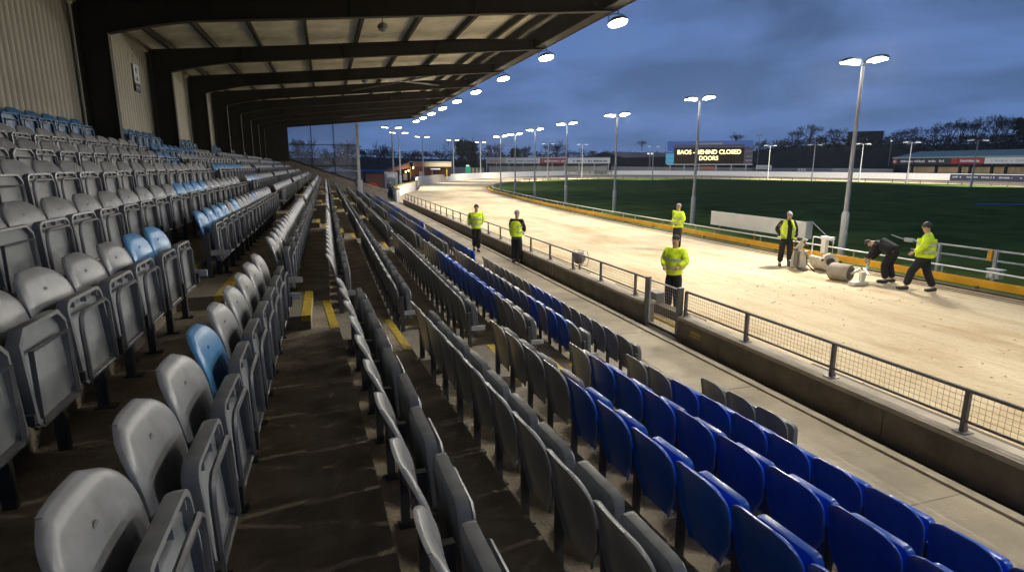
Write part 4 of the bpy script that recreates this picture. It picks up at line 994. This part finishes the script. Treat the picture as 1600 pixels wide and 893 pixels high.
def marks_far(F, q, x0, y0, x1, y1, m, seed, rows=1):
    u0, z1 = F.uv(x0, y0); u1, _ = F.uv(x1, y0); _, z0 = F.uv(x0, y1)
    marks(q, F.e1*u0+Vector((0, 0, z0))-F.dn*.12, F.e1, Vector((0, 0, 1)), -F.dn, u1-u0, z1-z0, m, seed=seed, rows=rows)

# scoreboard
F = Far(1108, 222); sb = thing('scoreboard', 'large blue-framed electronic scoreboard with two lines of lit yellow words', 'scoreboard', F.loc())
q = MB(); F.box(q, 1043, 221, 1177, 231, 1.2, 'sbblue'); F.box(q, 1043, 231.1, 1053.4, 240, 1.2, 'sbblue'); q.build('top_frame', sb)
q = MB(); F.box(q, 1040.5, 240, 1053.4, 256, 1.2, 'sbcyan'); marks_far(F, q, 1042, 236, 1051, 238, 'adwhite', 4); marks_far(F, q, 1042, 243, 1051, 245, 'adwhite', 5); marks_far(F, q, 1042, 249, 1051, 251.5, 'adwhite', 6); q.build('left_panel', sb)
q = MB(); F.box(q, 1163.5, 231, 1177, 256, 1.2, 'sbpurp'); marks_far(F, q, 1165, 235, 1175, 237, 'adgrey', 7); marks_far(F, q, 1165, 243, 1175, 245, 'adgrey', 8); marks_far(F, q, 1165, 249, 1175, 251.5, 'adwhite', 9); q.build('right_panel', sb)
q = MB(); F.box(q, 1053.5, 226.5, 1163.4, 230.2, .3, 'sbpurp', -.3); F.box(q, 1092, 223.5, 1129, 226.3, .2, 'adgrey', -.5); q.build('header_strip', sb)
q = MB(); F.box(q, 1053.5, 231, 1163.4, 255.5, .9, 'screen', .05); q.build('screen', sb)
q = MB(); F.box(q, 1042, 256.1, 1176, 257.8, 1.1, 'galv', -.1); q.build('bottom_rail', sb)
for x_ in (1047, 1069, 1092, 1119, 1143, 1166):
    q = MB(); F.box(q, x_-.8, 258, x_+.8, 278, .5, 'galv', .3); q.build('leg', sb)
def text_mesh(s, size, mt, F, px, py_base, parent, name, wpx=None):
    cu = bpy.data.curves.new('t', 'FONT'); cu.body = s; cu.size = 1; cu.align_x = 'LEFT'; cu.extrude = .02; cu.offset = .018
    ob = bpy.data.objects.new('t', cu); COL.objects.link(ob); dg = bpy.context.evaluated_depsgraph_get(); dg.update(); me = bpy.data.meshes.new_from_object(ob.evaluated_get(dg)); bpy.data.objects.remove(ob)
    xs = [v.co.x for v in me.vertices]; ys = [v.co.y for v in me.vertices]; w0, w1 = min(xs), max(xs); h1 = max(ys)
    u0, zb = F.uv(px[0], py_base[1]); u1, _ = F.uv(px[1], py_base[1]); _, zt = F.uv(px[0], py_base[0])
    sx = (u1-u0)/(w1-w0); sz = (zt-zb)/h1
    for v in me.vertices: v.co = F.e1*(u0+(v.co.x-w0)*sx)+Vector((0, 0, zb+v.co.y*sz))-F.dn*(.08+v.co.z)
    me.materials.clear(); me.materials.append(M[mt]); me.polygons.foreach_set('material_index', [0]*len(me.polygons)); return link(name, me, parent)
text_mesh('BAOS - BEHIND CLOSED', 1, 'led', F, (1058.5, 1157.5), (234.4, 240.9), sb, 'lit_words')
text_mesh('DOORS', 1, 'led', F, (1092.3, 1122), (243.8, 250.2), sb, 'lit_words')
q = MB(); F.box(q, 1094, 260, 1117, 265.5, .2, 'salmon'); o = q.build('sponsor_board', sb)
# hoarding behind the scoreboard legs, palisade fences
def pali(x0, x1, yt0, yt1, D, lab, m='pali'):
    F = Far((x0+x1)/2, D); t_ = thing('palisade_fence', lab, 'fence', F.loc(), 0, 'grey boundary fences beyond the track')
    q = MB(); n = max(4, int((x1-x0)/2.2))
    u0, z1 = F.uv(x0, yt0); u1, z2 = F.uv(x1, yt1)
    for k in range(n):
        a = k/n; c = (k+.86)/n; zz = z1+(z2-z1)*a; q.obox(F.e1*(u0+(u1-u0)*(a+c)/2)+Vector((0, 0, zz/2)), F.e1*(u1-u0)*(c-a)/2, F.dn*.03, Vector((0, 0, zz/2)), m)
    q.build('pales', t_); q = MB()
    for zf in (.3, .85): q.obox(F.e1*(u0+u1)/2+F.dn*.12+Vector((0, 0, (z1+z2)/2*zf)), F.e1*(u1-u0)/2, F.dn*.05, Vector((0, 0, .12)), 'railm')
    q.build('rails', t_)
pali(1176, 1300, 262, 263, 236, 'grey palisade fence right of the scoreboard'); pali(1300, 1400, 262.5, 264, 205, 'grey palisade fence behind the mast before the dark building')
pali(955, 1047, 260, 261, 232, 'pale fence between the far stand and the scoreboard', 'adgrey'); pali(704, 757, 261, 262, 190, 'grey fence right of the clubhouse with a green net')
pali(1047, 1176, 261, 262, 238, 'grey fence behind the legs of the scoreboard', 'adgrey')
F = Far(1194, 224); t_ = thing('banner', 'white banner on the boundary fence just right of the scoreboard', 'banner', F.loc()); q = MB(); F.box(q, 1181.5, 258, 1206, 264.5, .1, 'adwhite'); marks_far(F, q, 1184, 260, 1203, 262.5, 'adgrey', 11); q.build('sheet', t_); q = MB(); F.box(q, 1182, 264.6, 1183, 277, .1, 'galv'); F.box(q, 1204, 264.6, 1205, 277, .1, 'galv'); q.build('posts', t_)
# little equipment panels on the right fence
F = Far(1252, 225); t_ = thing('fence_notices', 'three pale notices side by side on the boundary fence', 'notices', F.loc())
for x_ in (1247, 1251.5, 1256): q = MB(); F.box(q, x_, 263, x_+3, 267.5, .1, 'adwhite'); q.build('notice', t_)
# distant grandstand
F = Far(856, 205); fs_ = thing('far_grandstand', 'low open grandstand beyond the bend with white and red adverts', 'grandstand', F.loc())
for (x0, x1, m, mk, sd_, nm) in ((759.5, 790, 'adgrey', 'salmon', 21, 'grey_advert'), (790.2, 843.5, 'adwhite', 'roofg', 22, 'white_advert'), (843.7, 887, 'adred', 'adwhite', 23, 'red_advert'), (887.2, 953.5, 'adwhite', 'adnavy', 24, 'white_advert')):
    q = MB(); F.box(q, x0, 247.3, x1, 255.4, .3, m); marks_far(F, q, x0+4, 249.3, x1-5, 253.3, mk, sd_); q.build(nm, fs_)
q = MB(); F.box(q, 759.5, 245.9, 953.5, 247.2, 9, 'adgrey'); q.build('roof', fs_)
q = MB(); F.box(q, 760, 256, 953, 272, .4, 'adgrey', 8); F.box(q, 760, 255.5, 953, 257.5, 7, 'darkclad', .6); q.build('back_wall', fs_)
for x_ in (760.5, 776, 795, 817, 842, 863, 882, 905, 929, 951): q = MB(); F.box(q, x_-.5, 255.6, x_+.5, 273, .35, 'galv'); q.build('column', fs_)
# advert bench by the far wall
F = Far(925, 196); t_ = thing('trap_frame', 'long low white frame parked on the sand against the far wall', 'frame', F.loc())
q = MB(); F.box(q, 887, 267.2, 957, 268.4, .4, 'rust'); F.box(q, 900, 270.2, 950, 271, .4, 'rust'); q.build('rails', t_)
for x_ in (889, 905, 922, 940, 955): q = MB(); F.box(q, x_-.6, 268.5, x_+.6, 272.5, .3, 'rust'); q.build('leg', t_)
# right stand: parallel to the home straight
rs = thing('right_grandstand', 'long low grandstand at right with black, red and white adverts over tan shuttering', 'grandstand', (150, 110, G))
def rb(q, y0, y1, z0, z1, m, x0=0, x1=.3): q.box(x0, x1, y0-110, y1-110, z0, z1, m)
YA = lambda px: (lambda d: d.y*150/d.x)(ray(px, 250))
q = MB(); q.add([(v[0], v[1]-110, v[2]) for v in [(-.3, 60, 5.5), (-.3, YA(1395), 5.5), (10, YA(1395), 7.2), (10, 60, 7.2), (-.3, 60, 5.2), (-.3, YA(1395), 5.2), (10, YA(1395), 6.9), (10, 60, 6.9)]], [(0, 1, 2, 3), (7, 6, 5, 4), (0, 4, 5, 1), (1, 5, 6, 2), (2, 6, 7, 3), (3, 7, 4, 0)], 'tealroof'); q.build('roof', rs)
for (a, c, m, mk, sd_, nm) in ((1396, 1402, 'adred', 'adwhite', 31, 'red_advert'), (1402, 1487, 'adblack', 'adwhite', 32, 'black_advert'), (1487, 1497, 'adred', 'adred', 33, 'red_advert'), (1498, 1538, 'adred', 'adwhite', 34, 'red_advert'), (1539, 1680, 'adwhite', 'adgrey', 35, 'white_advert')):
    q = MB(); rb(q, YA(c), YA(a), 3.75, 5.15, m, -.1, .1)
    marks(q, (-.11, YA(a)-(YA(a)-YA(c))*.08-110, 4.1), Vector((0, -1, 0)), Vector((0, 0, 1)), (-1, 0, 0), (YA(a)-YA(c))*.8, .8, mk, seed=sd_); q.build(nm, rs)
q = MB(); rb(q, 60, YA(1396), 0, 3.7, 'tan', 6, 6.3); q.build('back_wall', rs)
for px_ in (1398, 1425, 1463, 1500, 1516, 1550, 1572, 1610): q = MB(); yy = YA(px_); rb(q, yy-.25, yy+.25, 0, 3.7, 'darkclad', .2, .7); q.build('column', rs)
q = MB(); rb(q, 60, YA(1396), 1.4, 1.5, 'darkclad', 3, 3.1); rb(q, 60, YA(1396), 3.4, 3.74, 'darkclad', .1, .6); q.build('rails', rs)
# navy advert on the white wall
ii = [i for i, p_ in enumerate(OUTS) if p_[0] > 130 and 60 < p_[1] < 101]
poly_wall('wall_banner', 'navy advert strip on the white wall in front of the right stand', off(OUTS[ii[0]:ii[-1]+1], .12), 1.35, .05, 'adnavy', cat='banner')
q = MB(); 
for a, c in zip(OUTS[ii[0]:ii[-1]], OUTS[ii[0]+1:ii[-1]+1]):
    A_, C_ = off([a, c], .2); e_ = Vector((C_[0]-A_[0], C_[1]-A_[1], 0)); L_ = e_.length; e_.normalize()
    marks(q, (A_[0], A_[1], G+.55), e_, Vector((0, 0, 1)), Vector((e_.y, -e_.x, 0)), L_*.7, .55, 'adwhite', seed=int(a[1]*7))
b_ = [o for o in COL.objects if o.name.startswith('wall_banner')][0]
o = q.build('lettering', b_); o.location = (-b_.location.x, -b_.location.y, -G)

# ------------------------------------------------------------------ clubhouse end
F = Far(640, 118); ch = thing('clubhouse', 'low clubhouse with sloping salmon canopy and cream fascia at the end of the stand', 'building', F.loc())
q = MB(); F.box(q, 640, 260, 705, 276, 6, 'brick', 2.5); F.box(q, 625, 262, 640, 296, 5, 'darkclad', 3); q.build('wall', ch)
q = MB(); F.box(q, 645, 253.8, 705, 260.4, 4, 'cream', -.6); q.build('cream_fascia', ch); q = MB(); F.box(q, 648, 254.2, 663, 260, .2, 'salmon', -.85); q.build('salmon_sign', ch)
q = MB(); F.box(q, 638, 252.2, 705.5, 253.7, 9, 'roofg', -.7); q.build('roof', ch)
u0, z0 = F.uv(588, 272.5); u1, z1 = F.uv(640, 255); _, zb0 = F.uv(588, 274); _, zb1 = F.uv(640, 262)
q = MB(); q.prism([F.e1*u0+Vector((0, 0, z0)), F.e1*u1+Vector((0, 0, z1)), F.e1*u1+Vector((0, 0, zb1)), F.e1*u0+Vector((0, 0, zb0))], F.dn*6, 'salmon'); q.build('canopy', ch)
q = MB(); q.prism([F.e1*(u0-.5)+Vector((0, 0, z0+.02)), F.e1*u1+Vector((0, 0, z1+.02)), F.e1*u1+Vector((0, 0, z1+.2)), F.e1*(u0-.5)+Vector((0, 0, z0+.2))], F.dn*6.4, 'roofg'); q.build('canopy_edge', ch)
q = MB(); F.box(q, 655, 268, 660, 276, .2, 'adwhite', 2.2); F.box(q, 630, 272, 636, 282, .2, 'adwhite', 2.4); q.build('window', ch)
q = MB(); F.box(q, 673, 262.5, 688, 265, 2.6, 'adwhite', -.2); F.box(q, 675, 265.2, 677, 274, .3, 'adwhite', 2.3); q.build('porch', ch)
for x_ in (698, 641): q = MB(); F.box(q, x_-.5, 260.5, x_+.5, 280, .3, 'yellow'); q.build('column', ch)
for (x_, y_, s_) in ((633, 267, 1), (637.5, 265, 1), (645, 260.5, 0)):
    q = MB(); F.box(q, x_, y_, x_+1.5, y_+3, .2, 'warmglow', 1.2); q.build('lit_lamp', ch)
l_ = bpy.data.lights.new('canopy_light', 'POINT'); l_.energy = 160; l_.color = (1, .7, .35); l_.shadow_soft_size = .2; lo_ = bpy.data.objects.new('canopy_light', l_); COL.objects.link(lo_); pp_ = PD(634, 268, 116.5); lo_.location = pp_
F = Far(590, 76); sh = thing('brick_store', 'brick store with pale shutter door at the far end of the walkway', 'building', F.loc())
q = MB(); F.box(q, 571, 271, 600.5, 303, 3, 'brick'); q.build('brick_wall', sh)
q = MB(); F.box(q, 600.6, 269, 621, 303, 3, 'offwhite'); q.build('pale_wall', sh); q = MB(); F.box(q, 604, 271.5, 617, 277, .1, 'white', -.12); q.build('white_hatch', sh); q = MB(); F.box(q, 605, 279, 618, 302, .08, 'adgrey', -.1); q.build('shutter', sh)  # hatch is a plain white panel on the pale wall
q = MB(); F.box(q, 570, 269.6, 601, 270.9, 3.3, 'darkclad', -.1); q.build('roof_edge', sh)
F = Far(583, 96); t_ = thing('blue_awning', 'bright blue awning roof behind the brick store', 'awning', F.loc()); q = MB(); F.box(q, 565, 265.5, 603, 267, 4, 'bluesheet'); F.box(q, 565, 267.6, 600, 269, 4, 'bluesheet', -.4); q.build('sheet', t_); q = MB(); F.box(q, 566, 269, 567, 300, .3, 'galv'); F.box(q, 598, 269, 599, 300, .3, 'galv'); q.build('posts', t_)
F = Far(582, 60.5); rbn = thing('red_cover', 'rounded red hood standing on the walkway by the brick store', 'hood', F.loc())
q = MB(); u0, _ = F.uv(573, 290); u1, _ = F.uv(590, 290); _, zt_ = F.uv(580, 285.5); w_ = (u1-u0)/2; pr = [F.e1*u0, F.e1*u1]+[F.e1*(u0+w_+w_*math.cos(a))+Vector((0, 0, zt_-w_*.8+w_*.8*math.sin(a))) for a in [PI*k/8 for k in range(9)]]
q.prism(pr, F.dn*.8, 'red'); q.build('hood', rbn); q = MB(); F.box(q, 578, 303, 586, 306, .1, 'white', -.15); q.build('label_plate', rbn)
F = Far(596, 66); t_ = thing('barrier', 'low brown crowd barrier in front of the brick store', 'barrier', F.loc()); q = MB(); F.box(q, 584, 294, 601, 295, .06, 'adgrey'); q.build('top_rail', t_)
q = MB(); F.box(q, 584, 297, 601, 303.5, .05, 'brick', .05); q.build('panel', t_)
F = Far(734, 150); t_ = thing('green_kiosk', 'small kiosk behind green netting lit by a green lamp', 'kiosk', F.loc()); q = MB(); F.box(q, 727, 260, 735, 273, 2, 'green'); q.build('net', t_); q = MB(); F.box(q, 728.5, 258, 733, 259.6, .4, 'greenglow', -.2); q.build('green_lamp', t_)
F = Far(742, 150); t_ = thing('yellow_post_frame', 'pair of yellow posts beside the green netting', 'posts', F.loc())
for x_ in (738.5, 744.5): q = MB(); F.box(q, x_, 262.5, x_+1.2, 272, .3, 'yellow'); q.build('post', t_)
# marquee seen through the end screen
F = Far(520, 100); mq = thing('marquee', 'pale peaked marquee seen through the glazed end screen', 'marquee', F.loc())
us = [F.uv(x_, y_) for x_, y_ in ((484, 268), (510, 265), (524, 259.5), (538, 265), (575, 268))]
q = MB(); q.prism([F.e1*u+Vector((0, 0, z)) for u, z in us], F.dn*7, 'adwhite'); q.build('canvas_roof', mq)
q = MB(); F.box(q, 487, 268.4, 573, 300, 6.5, 'sbpurp', .2); q.build('side_walls', mq)
# warehouse with pale roof, dark box building
F = Far(970, 268); wh = thing('warehouse', 'long warehouse with pale grey pitched roof behind the far stand', 'building', F.loc())
u0, z0 = F.uv(912, 247); u1, z1 = F.uv(1040, 247); _, zr = F.uv(940, 237); _, zg = F.uv(940, 243)
q = MB(); q.prism([F.e1*u0+Vector((0, 0, zg-1)), F.e1*(u0+9)+Vector((0, 0, zr)), F.e1*(u0+18)+Vector((0, 0, zg-1))], F.dn*1, 'darkclad'); q.add([F.e1*(u0+9)+Vector((0, 0, zr)), F.e1*u1+Vector((0, 0, zr-.6)), F.e1*u1+Vector((0, 0, zg-.6)), F.e1*(u0+18)+Vector((0, 0, zg-1))], [(0, 1, 2, 3)], 'roofg')
q.build('roof', wh); q = MB(); F.box(q, 913, 243.6, 1040, 275, 20, 'darkclad', .4); q.build('wall', wh)
F = Far(1352, 335); db = thing('dark_block', 'dark flat-roofed box building above the wooded bank', 'building', F.loc()); q = MB(); F.box(q, 1326, 207.5, 1381, 300, 20, 'darkclad'); q.build('wall', db); q = MB(); F.box(q, 1325, 205.8, 1382, 207.4, 21, 'hedge', -.4); q.build('parapet', db)
F = Far(1393, 250); t_ = thing('distant_street_lamp', 'small bright street lamp on the bank right of the dark building', 'street lamp', F.loc()); q = MB(); F.box(q, 1392.7, 221, 1393.3, 260, .1, 'railm'); q.build('pole', t_); q = MB(); F.box(q, 1391.8, 219, 1394.2, 221, .5, 'lensoff'); q.build('lamp_head', t_)
for (px_, yb_, yt_, D_, lab) in ((1016, 262, 240, 225, 'white-lit pole cluster left of the scoreboard'), (1187, 250, 211, 255, 'tall thin twin-lamp mast behind the scoreboard')):
    F = Far(px_, D_); t_ = thing('lamp_pole', lab, 'lamp post', F.loc()); q = MB(); F.box(q, px_-.5, yt_, px_+.5, yb_+20, .2, 'railm'); q.build('pole', t_)
    q = MB(); F.box(q, px_-4.5, yt_-1, px_-1.2, yt_+1, .5, 'lensoff' if px_ == 1016 else 'railm'); F.box(q, px_+1.2, yt_-1, px_+4.5, yt_+1, .5, 'lensoff' if px_ == 1016 else 'railm'); q.build('lamp_heads', t_)

# ------------------------------------------------------------------ hill, woodland, trees
top = [(430, 238), (500, 240), (560, 238), (620, 240), (700, 242), (780, 243), (860, 243), (930, 240), (1000, 244), (1060, 240), (1120, 236), (1180, 228), (1230, 222), (1290, 218), (1340, 219), (1400, 218), (1450, 219), (1520, 217), (1600, 214), (1700, 208), (1850, 205)]
q = MB(); D0, D1 = 285, 420; n = len(top)
for D_, dy_ in ((D0, None), (D0+25, .55), (D0+55, 1.0), (D1, 1.0)):
    for px_, py_ in top:
        p_ = PD(px_, py_+4, D0+55); h_ = p_.z-G; b0_ = PD(px_, 259, D_); q.v.append((b0_.x, b0_.y, G-.5 if dy_ is None else G+h_*dy_-1.0))
for j in range(3):
    for i in range(n-1): a = j*n+i; q.f.append((a, a+1, a+n+1, a+n)); q.m.append(0)
q.mats = ['hedge']; struct(q.build('hill', None, True))
q = MB(); rr = random.Random(5)
def leafs(q, c, r, n, s, m='hedge', rr=rr):
    for _ in range(n):
        v = Vector((rr.gauss(0, 1), rr.gauss(0, 1), rr.gauss(0, 1))).normalized()*(rr.random()**.4); p_ = Vector(c)+Vector((v.x*r[0], v.y*r[1], v.z*r[2]))
        a = Vector((rr.gauss(0, 1), rr.gauss(0, 1), rr.gauss(0, 1))).normalized()*s*rr.uniform(.5, 1.2); b_ = Vector((rr.gauss(0, 1), rr.gauss(0, 1), rr.gauss(0, 1))).normalized()*s*rr.uniform(.3, .8)
        q.add([p_, p_+a, p_+a*.5+b_], [(0, 1, 2)], m)
for k in range(520):
    x_ = 430+1400*k/520+rr.uniform(-2, 2); i = min(n-2, max(0, sum(1 for t_ in top if t_[0] <= x_)-1)); (xa, ya), (xb, yb) = top[i], top[i+1]; yy = ya+(yb-ya)*(x_-xa)/(xb-xa)
    D_ = rr.uniform(292, 345); p_ = PD(x_, yy+rr.uniform(-1.5, 16 if k % 3 else 2), D_); leafs(q, p_, (2.5, 2.5, rr.uniform(1.2, 3)), 60, 1.1)
o = q.build('woodland'); stuff(o, 'dark far-off woodland on the bank behind the stadium', 'woodland')
def bare_tree(seed, H=12, spread=1.0):
    rr = random.Random(seed); tr = MB(); cr_ = MB()
    def grow(p, d, L_, r, dep):
        e = p+d*L_; mid = p+d*L_*.5+Vector((rr.gauss(0, 1), rr.gauss(0, 1), 0))*L_*.05
        (tr if dep == 0 else cr_).tube([p, mid, e], [r, r*.85, r*.7], 5 if dep < 2 else 3, 'bark', False)
        if dep >= 7 or L_ < .3: return
        nb = 3 if dep < 3 else 2
        if dep == 0: nb = 5
        for k in range(nb):
            ang = rr.uniform(.25, .75)*spread*(1.0 if k or dep > 1 else .3); az = rr.uniform(0, 2*PI)
            up = Vector((0, 0, 1)); s1 = d.cross(Vector((1, .3, 0))).normalized(); s2 = d.cross(s1)
            nd = (d*math.cos(ang)+(s1*math.cos(az)+s2*math.sin(az))*math.sin(ang)+up*.22).normalized()
            st = e if rr.random() < .6 else p+d*L_*rr.uniform(.6, .95)
            grow(st, nd, L_*rr.uniform(.62, .84), max(r*.58, .03), dep+1)
    grow(Vector((0, 0, 0)), Vector((rr.uniform(-.05, .05), 0, 1)).normalized(), H*.24, H*.018, 0)
    zt = max(v[2] for v in cr_.v); k = H/zt
    for m_ in (tr, cr_): m_.v = [(x*k, y*k, z*k) for x, y, z in m_.v]
    return tr.mesh('trunk'), cr_.mesh('crown')
protoT = [bare_tree(s, 12, sp_) for s, sp_ in ((3, 1.0), (8, 1.15), (14, .85), (21, 1.3))]
tl = [(470, 214, 250, 0, 'bare tree behind the left panes of the end screen'), (541, 216, 250, 1, 'bushy bare tree behind the right panes of the end screen'), (597, 219, 270, 2, 'slender bare tree left of the two left masts'), (645, 233, 275, 1, 'low bare tree between the left masts'),
      (722, 214, 265, 0, 'tall bare tree beside the dark evergreen'), (733, 213, 268, 2, 'bare tree rising behind the dark evergreen'), (770, 222, 262, 3, 'bare tree right of the dark evergreen'), (735, 222, 262, 1, 'lower bare tree at the evergreen edge'), (868, 218, 275, 1, 'bare tree above the middle of the far stand'), (820, 226, 275, 0, 'bare tree above the left of the far stand'),
      (1002, 219, 280, 3, 'bare tree between the warehouse and the scoreboard'), (1148, 207, 285, 1, 'bare tree showing above the scoreboard'), (1262, 192, 280, 3, 'widest bare tree left of the dark block'), (1240, 200, 282, 1, 'bare tree on the left slope of the bank'), (1300, 199, 285, 0, 'bare tree against the left side of the dark block'),
      (1400, 200, 280, 1, 'small bare tree just right of the dark block'), (1425, 197, 282, 3, 'second bare tree right of the dark block'), (1455, 192, 284, 2, 'bare tree left of the tall pair'), (1478, 188, 280, 0, 'bare tree left of centre on the right bank'), (1497, 184, 284, 1, 'bare tree before the tallest pair'), (1523, 183, 280, 2, 'left of the tallest bare trees on the right bank'), (1548, 177, 278, 3, 'tallest bare tree on the right bank'), (1566, 184, 284, 0, 'bare tree just left of the tall pine')]
for i, (px_, py_, D_, k, lab) in enumerate(tl):
    b0_ = PD(px_, 250, D_); tp_ = PD(px_, py_, D_); hill_z = G if px_ < 1000 else max(G, PD(px_, 236, D_).z); H_ = tp_.z-hill_z
    t_ = thing('bare_tree', lab, 'tree', (b0_.x, b0_.y, hill_z), rr.uniform(0, 6), 'bare trees behind the stadium'); s_ = H_/12; t_.scale = (s_*rr.uniform(1.0, 1.25),)*2+(s_,)
    link('trunk', protoT[k][0], t_); link('crown', protoT[k][1], t_)
def evergreen(px_, py_, D_, wpx, lab, conic=False, name='evergreen_tree'):
    b0_ = PD(px_, 262, D_); tp_ = PD(px_, py_, D_); H_ = tp_.z-G; W_ = wpx/900*D_/2
    t_ = thing(name, lab, 'tree', (b0_.x, b0_.y, G)); q = MB(); q.tube([(0, 0, -.3), (0, 0, H_*.9)], [.4, .08], 7, 'bark'); q.build('trunk', t_)
    q = MB(); r2 = random.Random(int(px_))
    for k in range(46 if not conic else 34):
        a = r2.uniform(0, 2*PI); h = r2.uniform(.12, .95); ww = W_*((1-h*.35)*r2.uniform(.2, .9) if not conic else (1.05-h)*r2.uniform(.5, 1.1))
        leafs(q, (math.cos(a)*ww, math.sin(a)*ww, H_*h), (W_*.3, W_*.3, H_*.055 if not conic else H_*.02), 110, .9, rr=r2)
    q.build('crown', t_)
evergreen(722, 217, 255, 20, 'dark rounded evergreen tree at left above the clubhouse'); evergreen(738, 220, 256, 22, 'dark evergreen joined to the right of the rounded one')
evergreen(1583, 180, 262, 34, 'tall dark pine with layered boughs at the right edge', True, 'pine_tree'); evergreen(806, 232, 262, 18, 'small dark tree above the left of the far stand')

# ------------------------------------------------------------------ thin mist volume added to give the lamps a glow
if 1:
    q = MB(); q.box(-395, 895, -295, 1095, G-1.6, 45, 'glass'); hz_ = q.build('glow_haze'); hz_['kind'] = 'stuff'; hz_['label'] = 'thin mist added to give the lamps round the track a glow'
    hm = bpy.data.materials.new('air'); hm.use_nodes = True; t = hm.node_tree; t.nodes.clear(); o_ = t.nodes.new('ShaderNodeOutputMaterial'); v_ = t.nodes.new('ShaderNodeVolumePrincipled')
    v_.inputs['Color'].default_value = (.92, .94, 1, 1); v_.inputs['Density'].default_value = .00025; v_.inputs['Anisotropy'].default_value = .8; t.links.new(v_.outputs[0], o_.inputs['Volume'])
    hz_.data.materials.clear(); hz_.data.materials.append(hm)
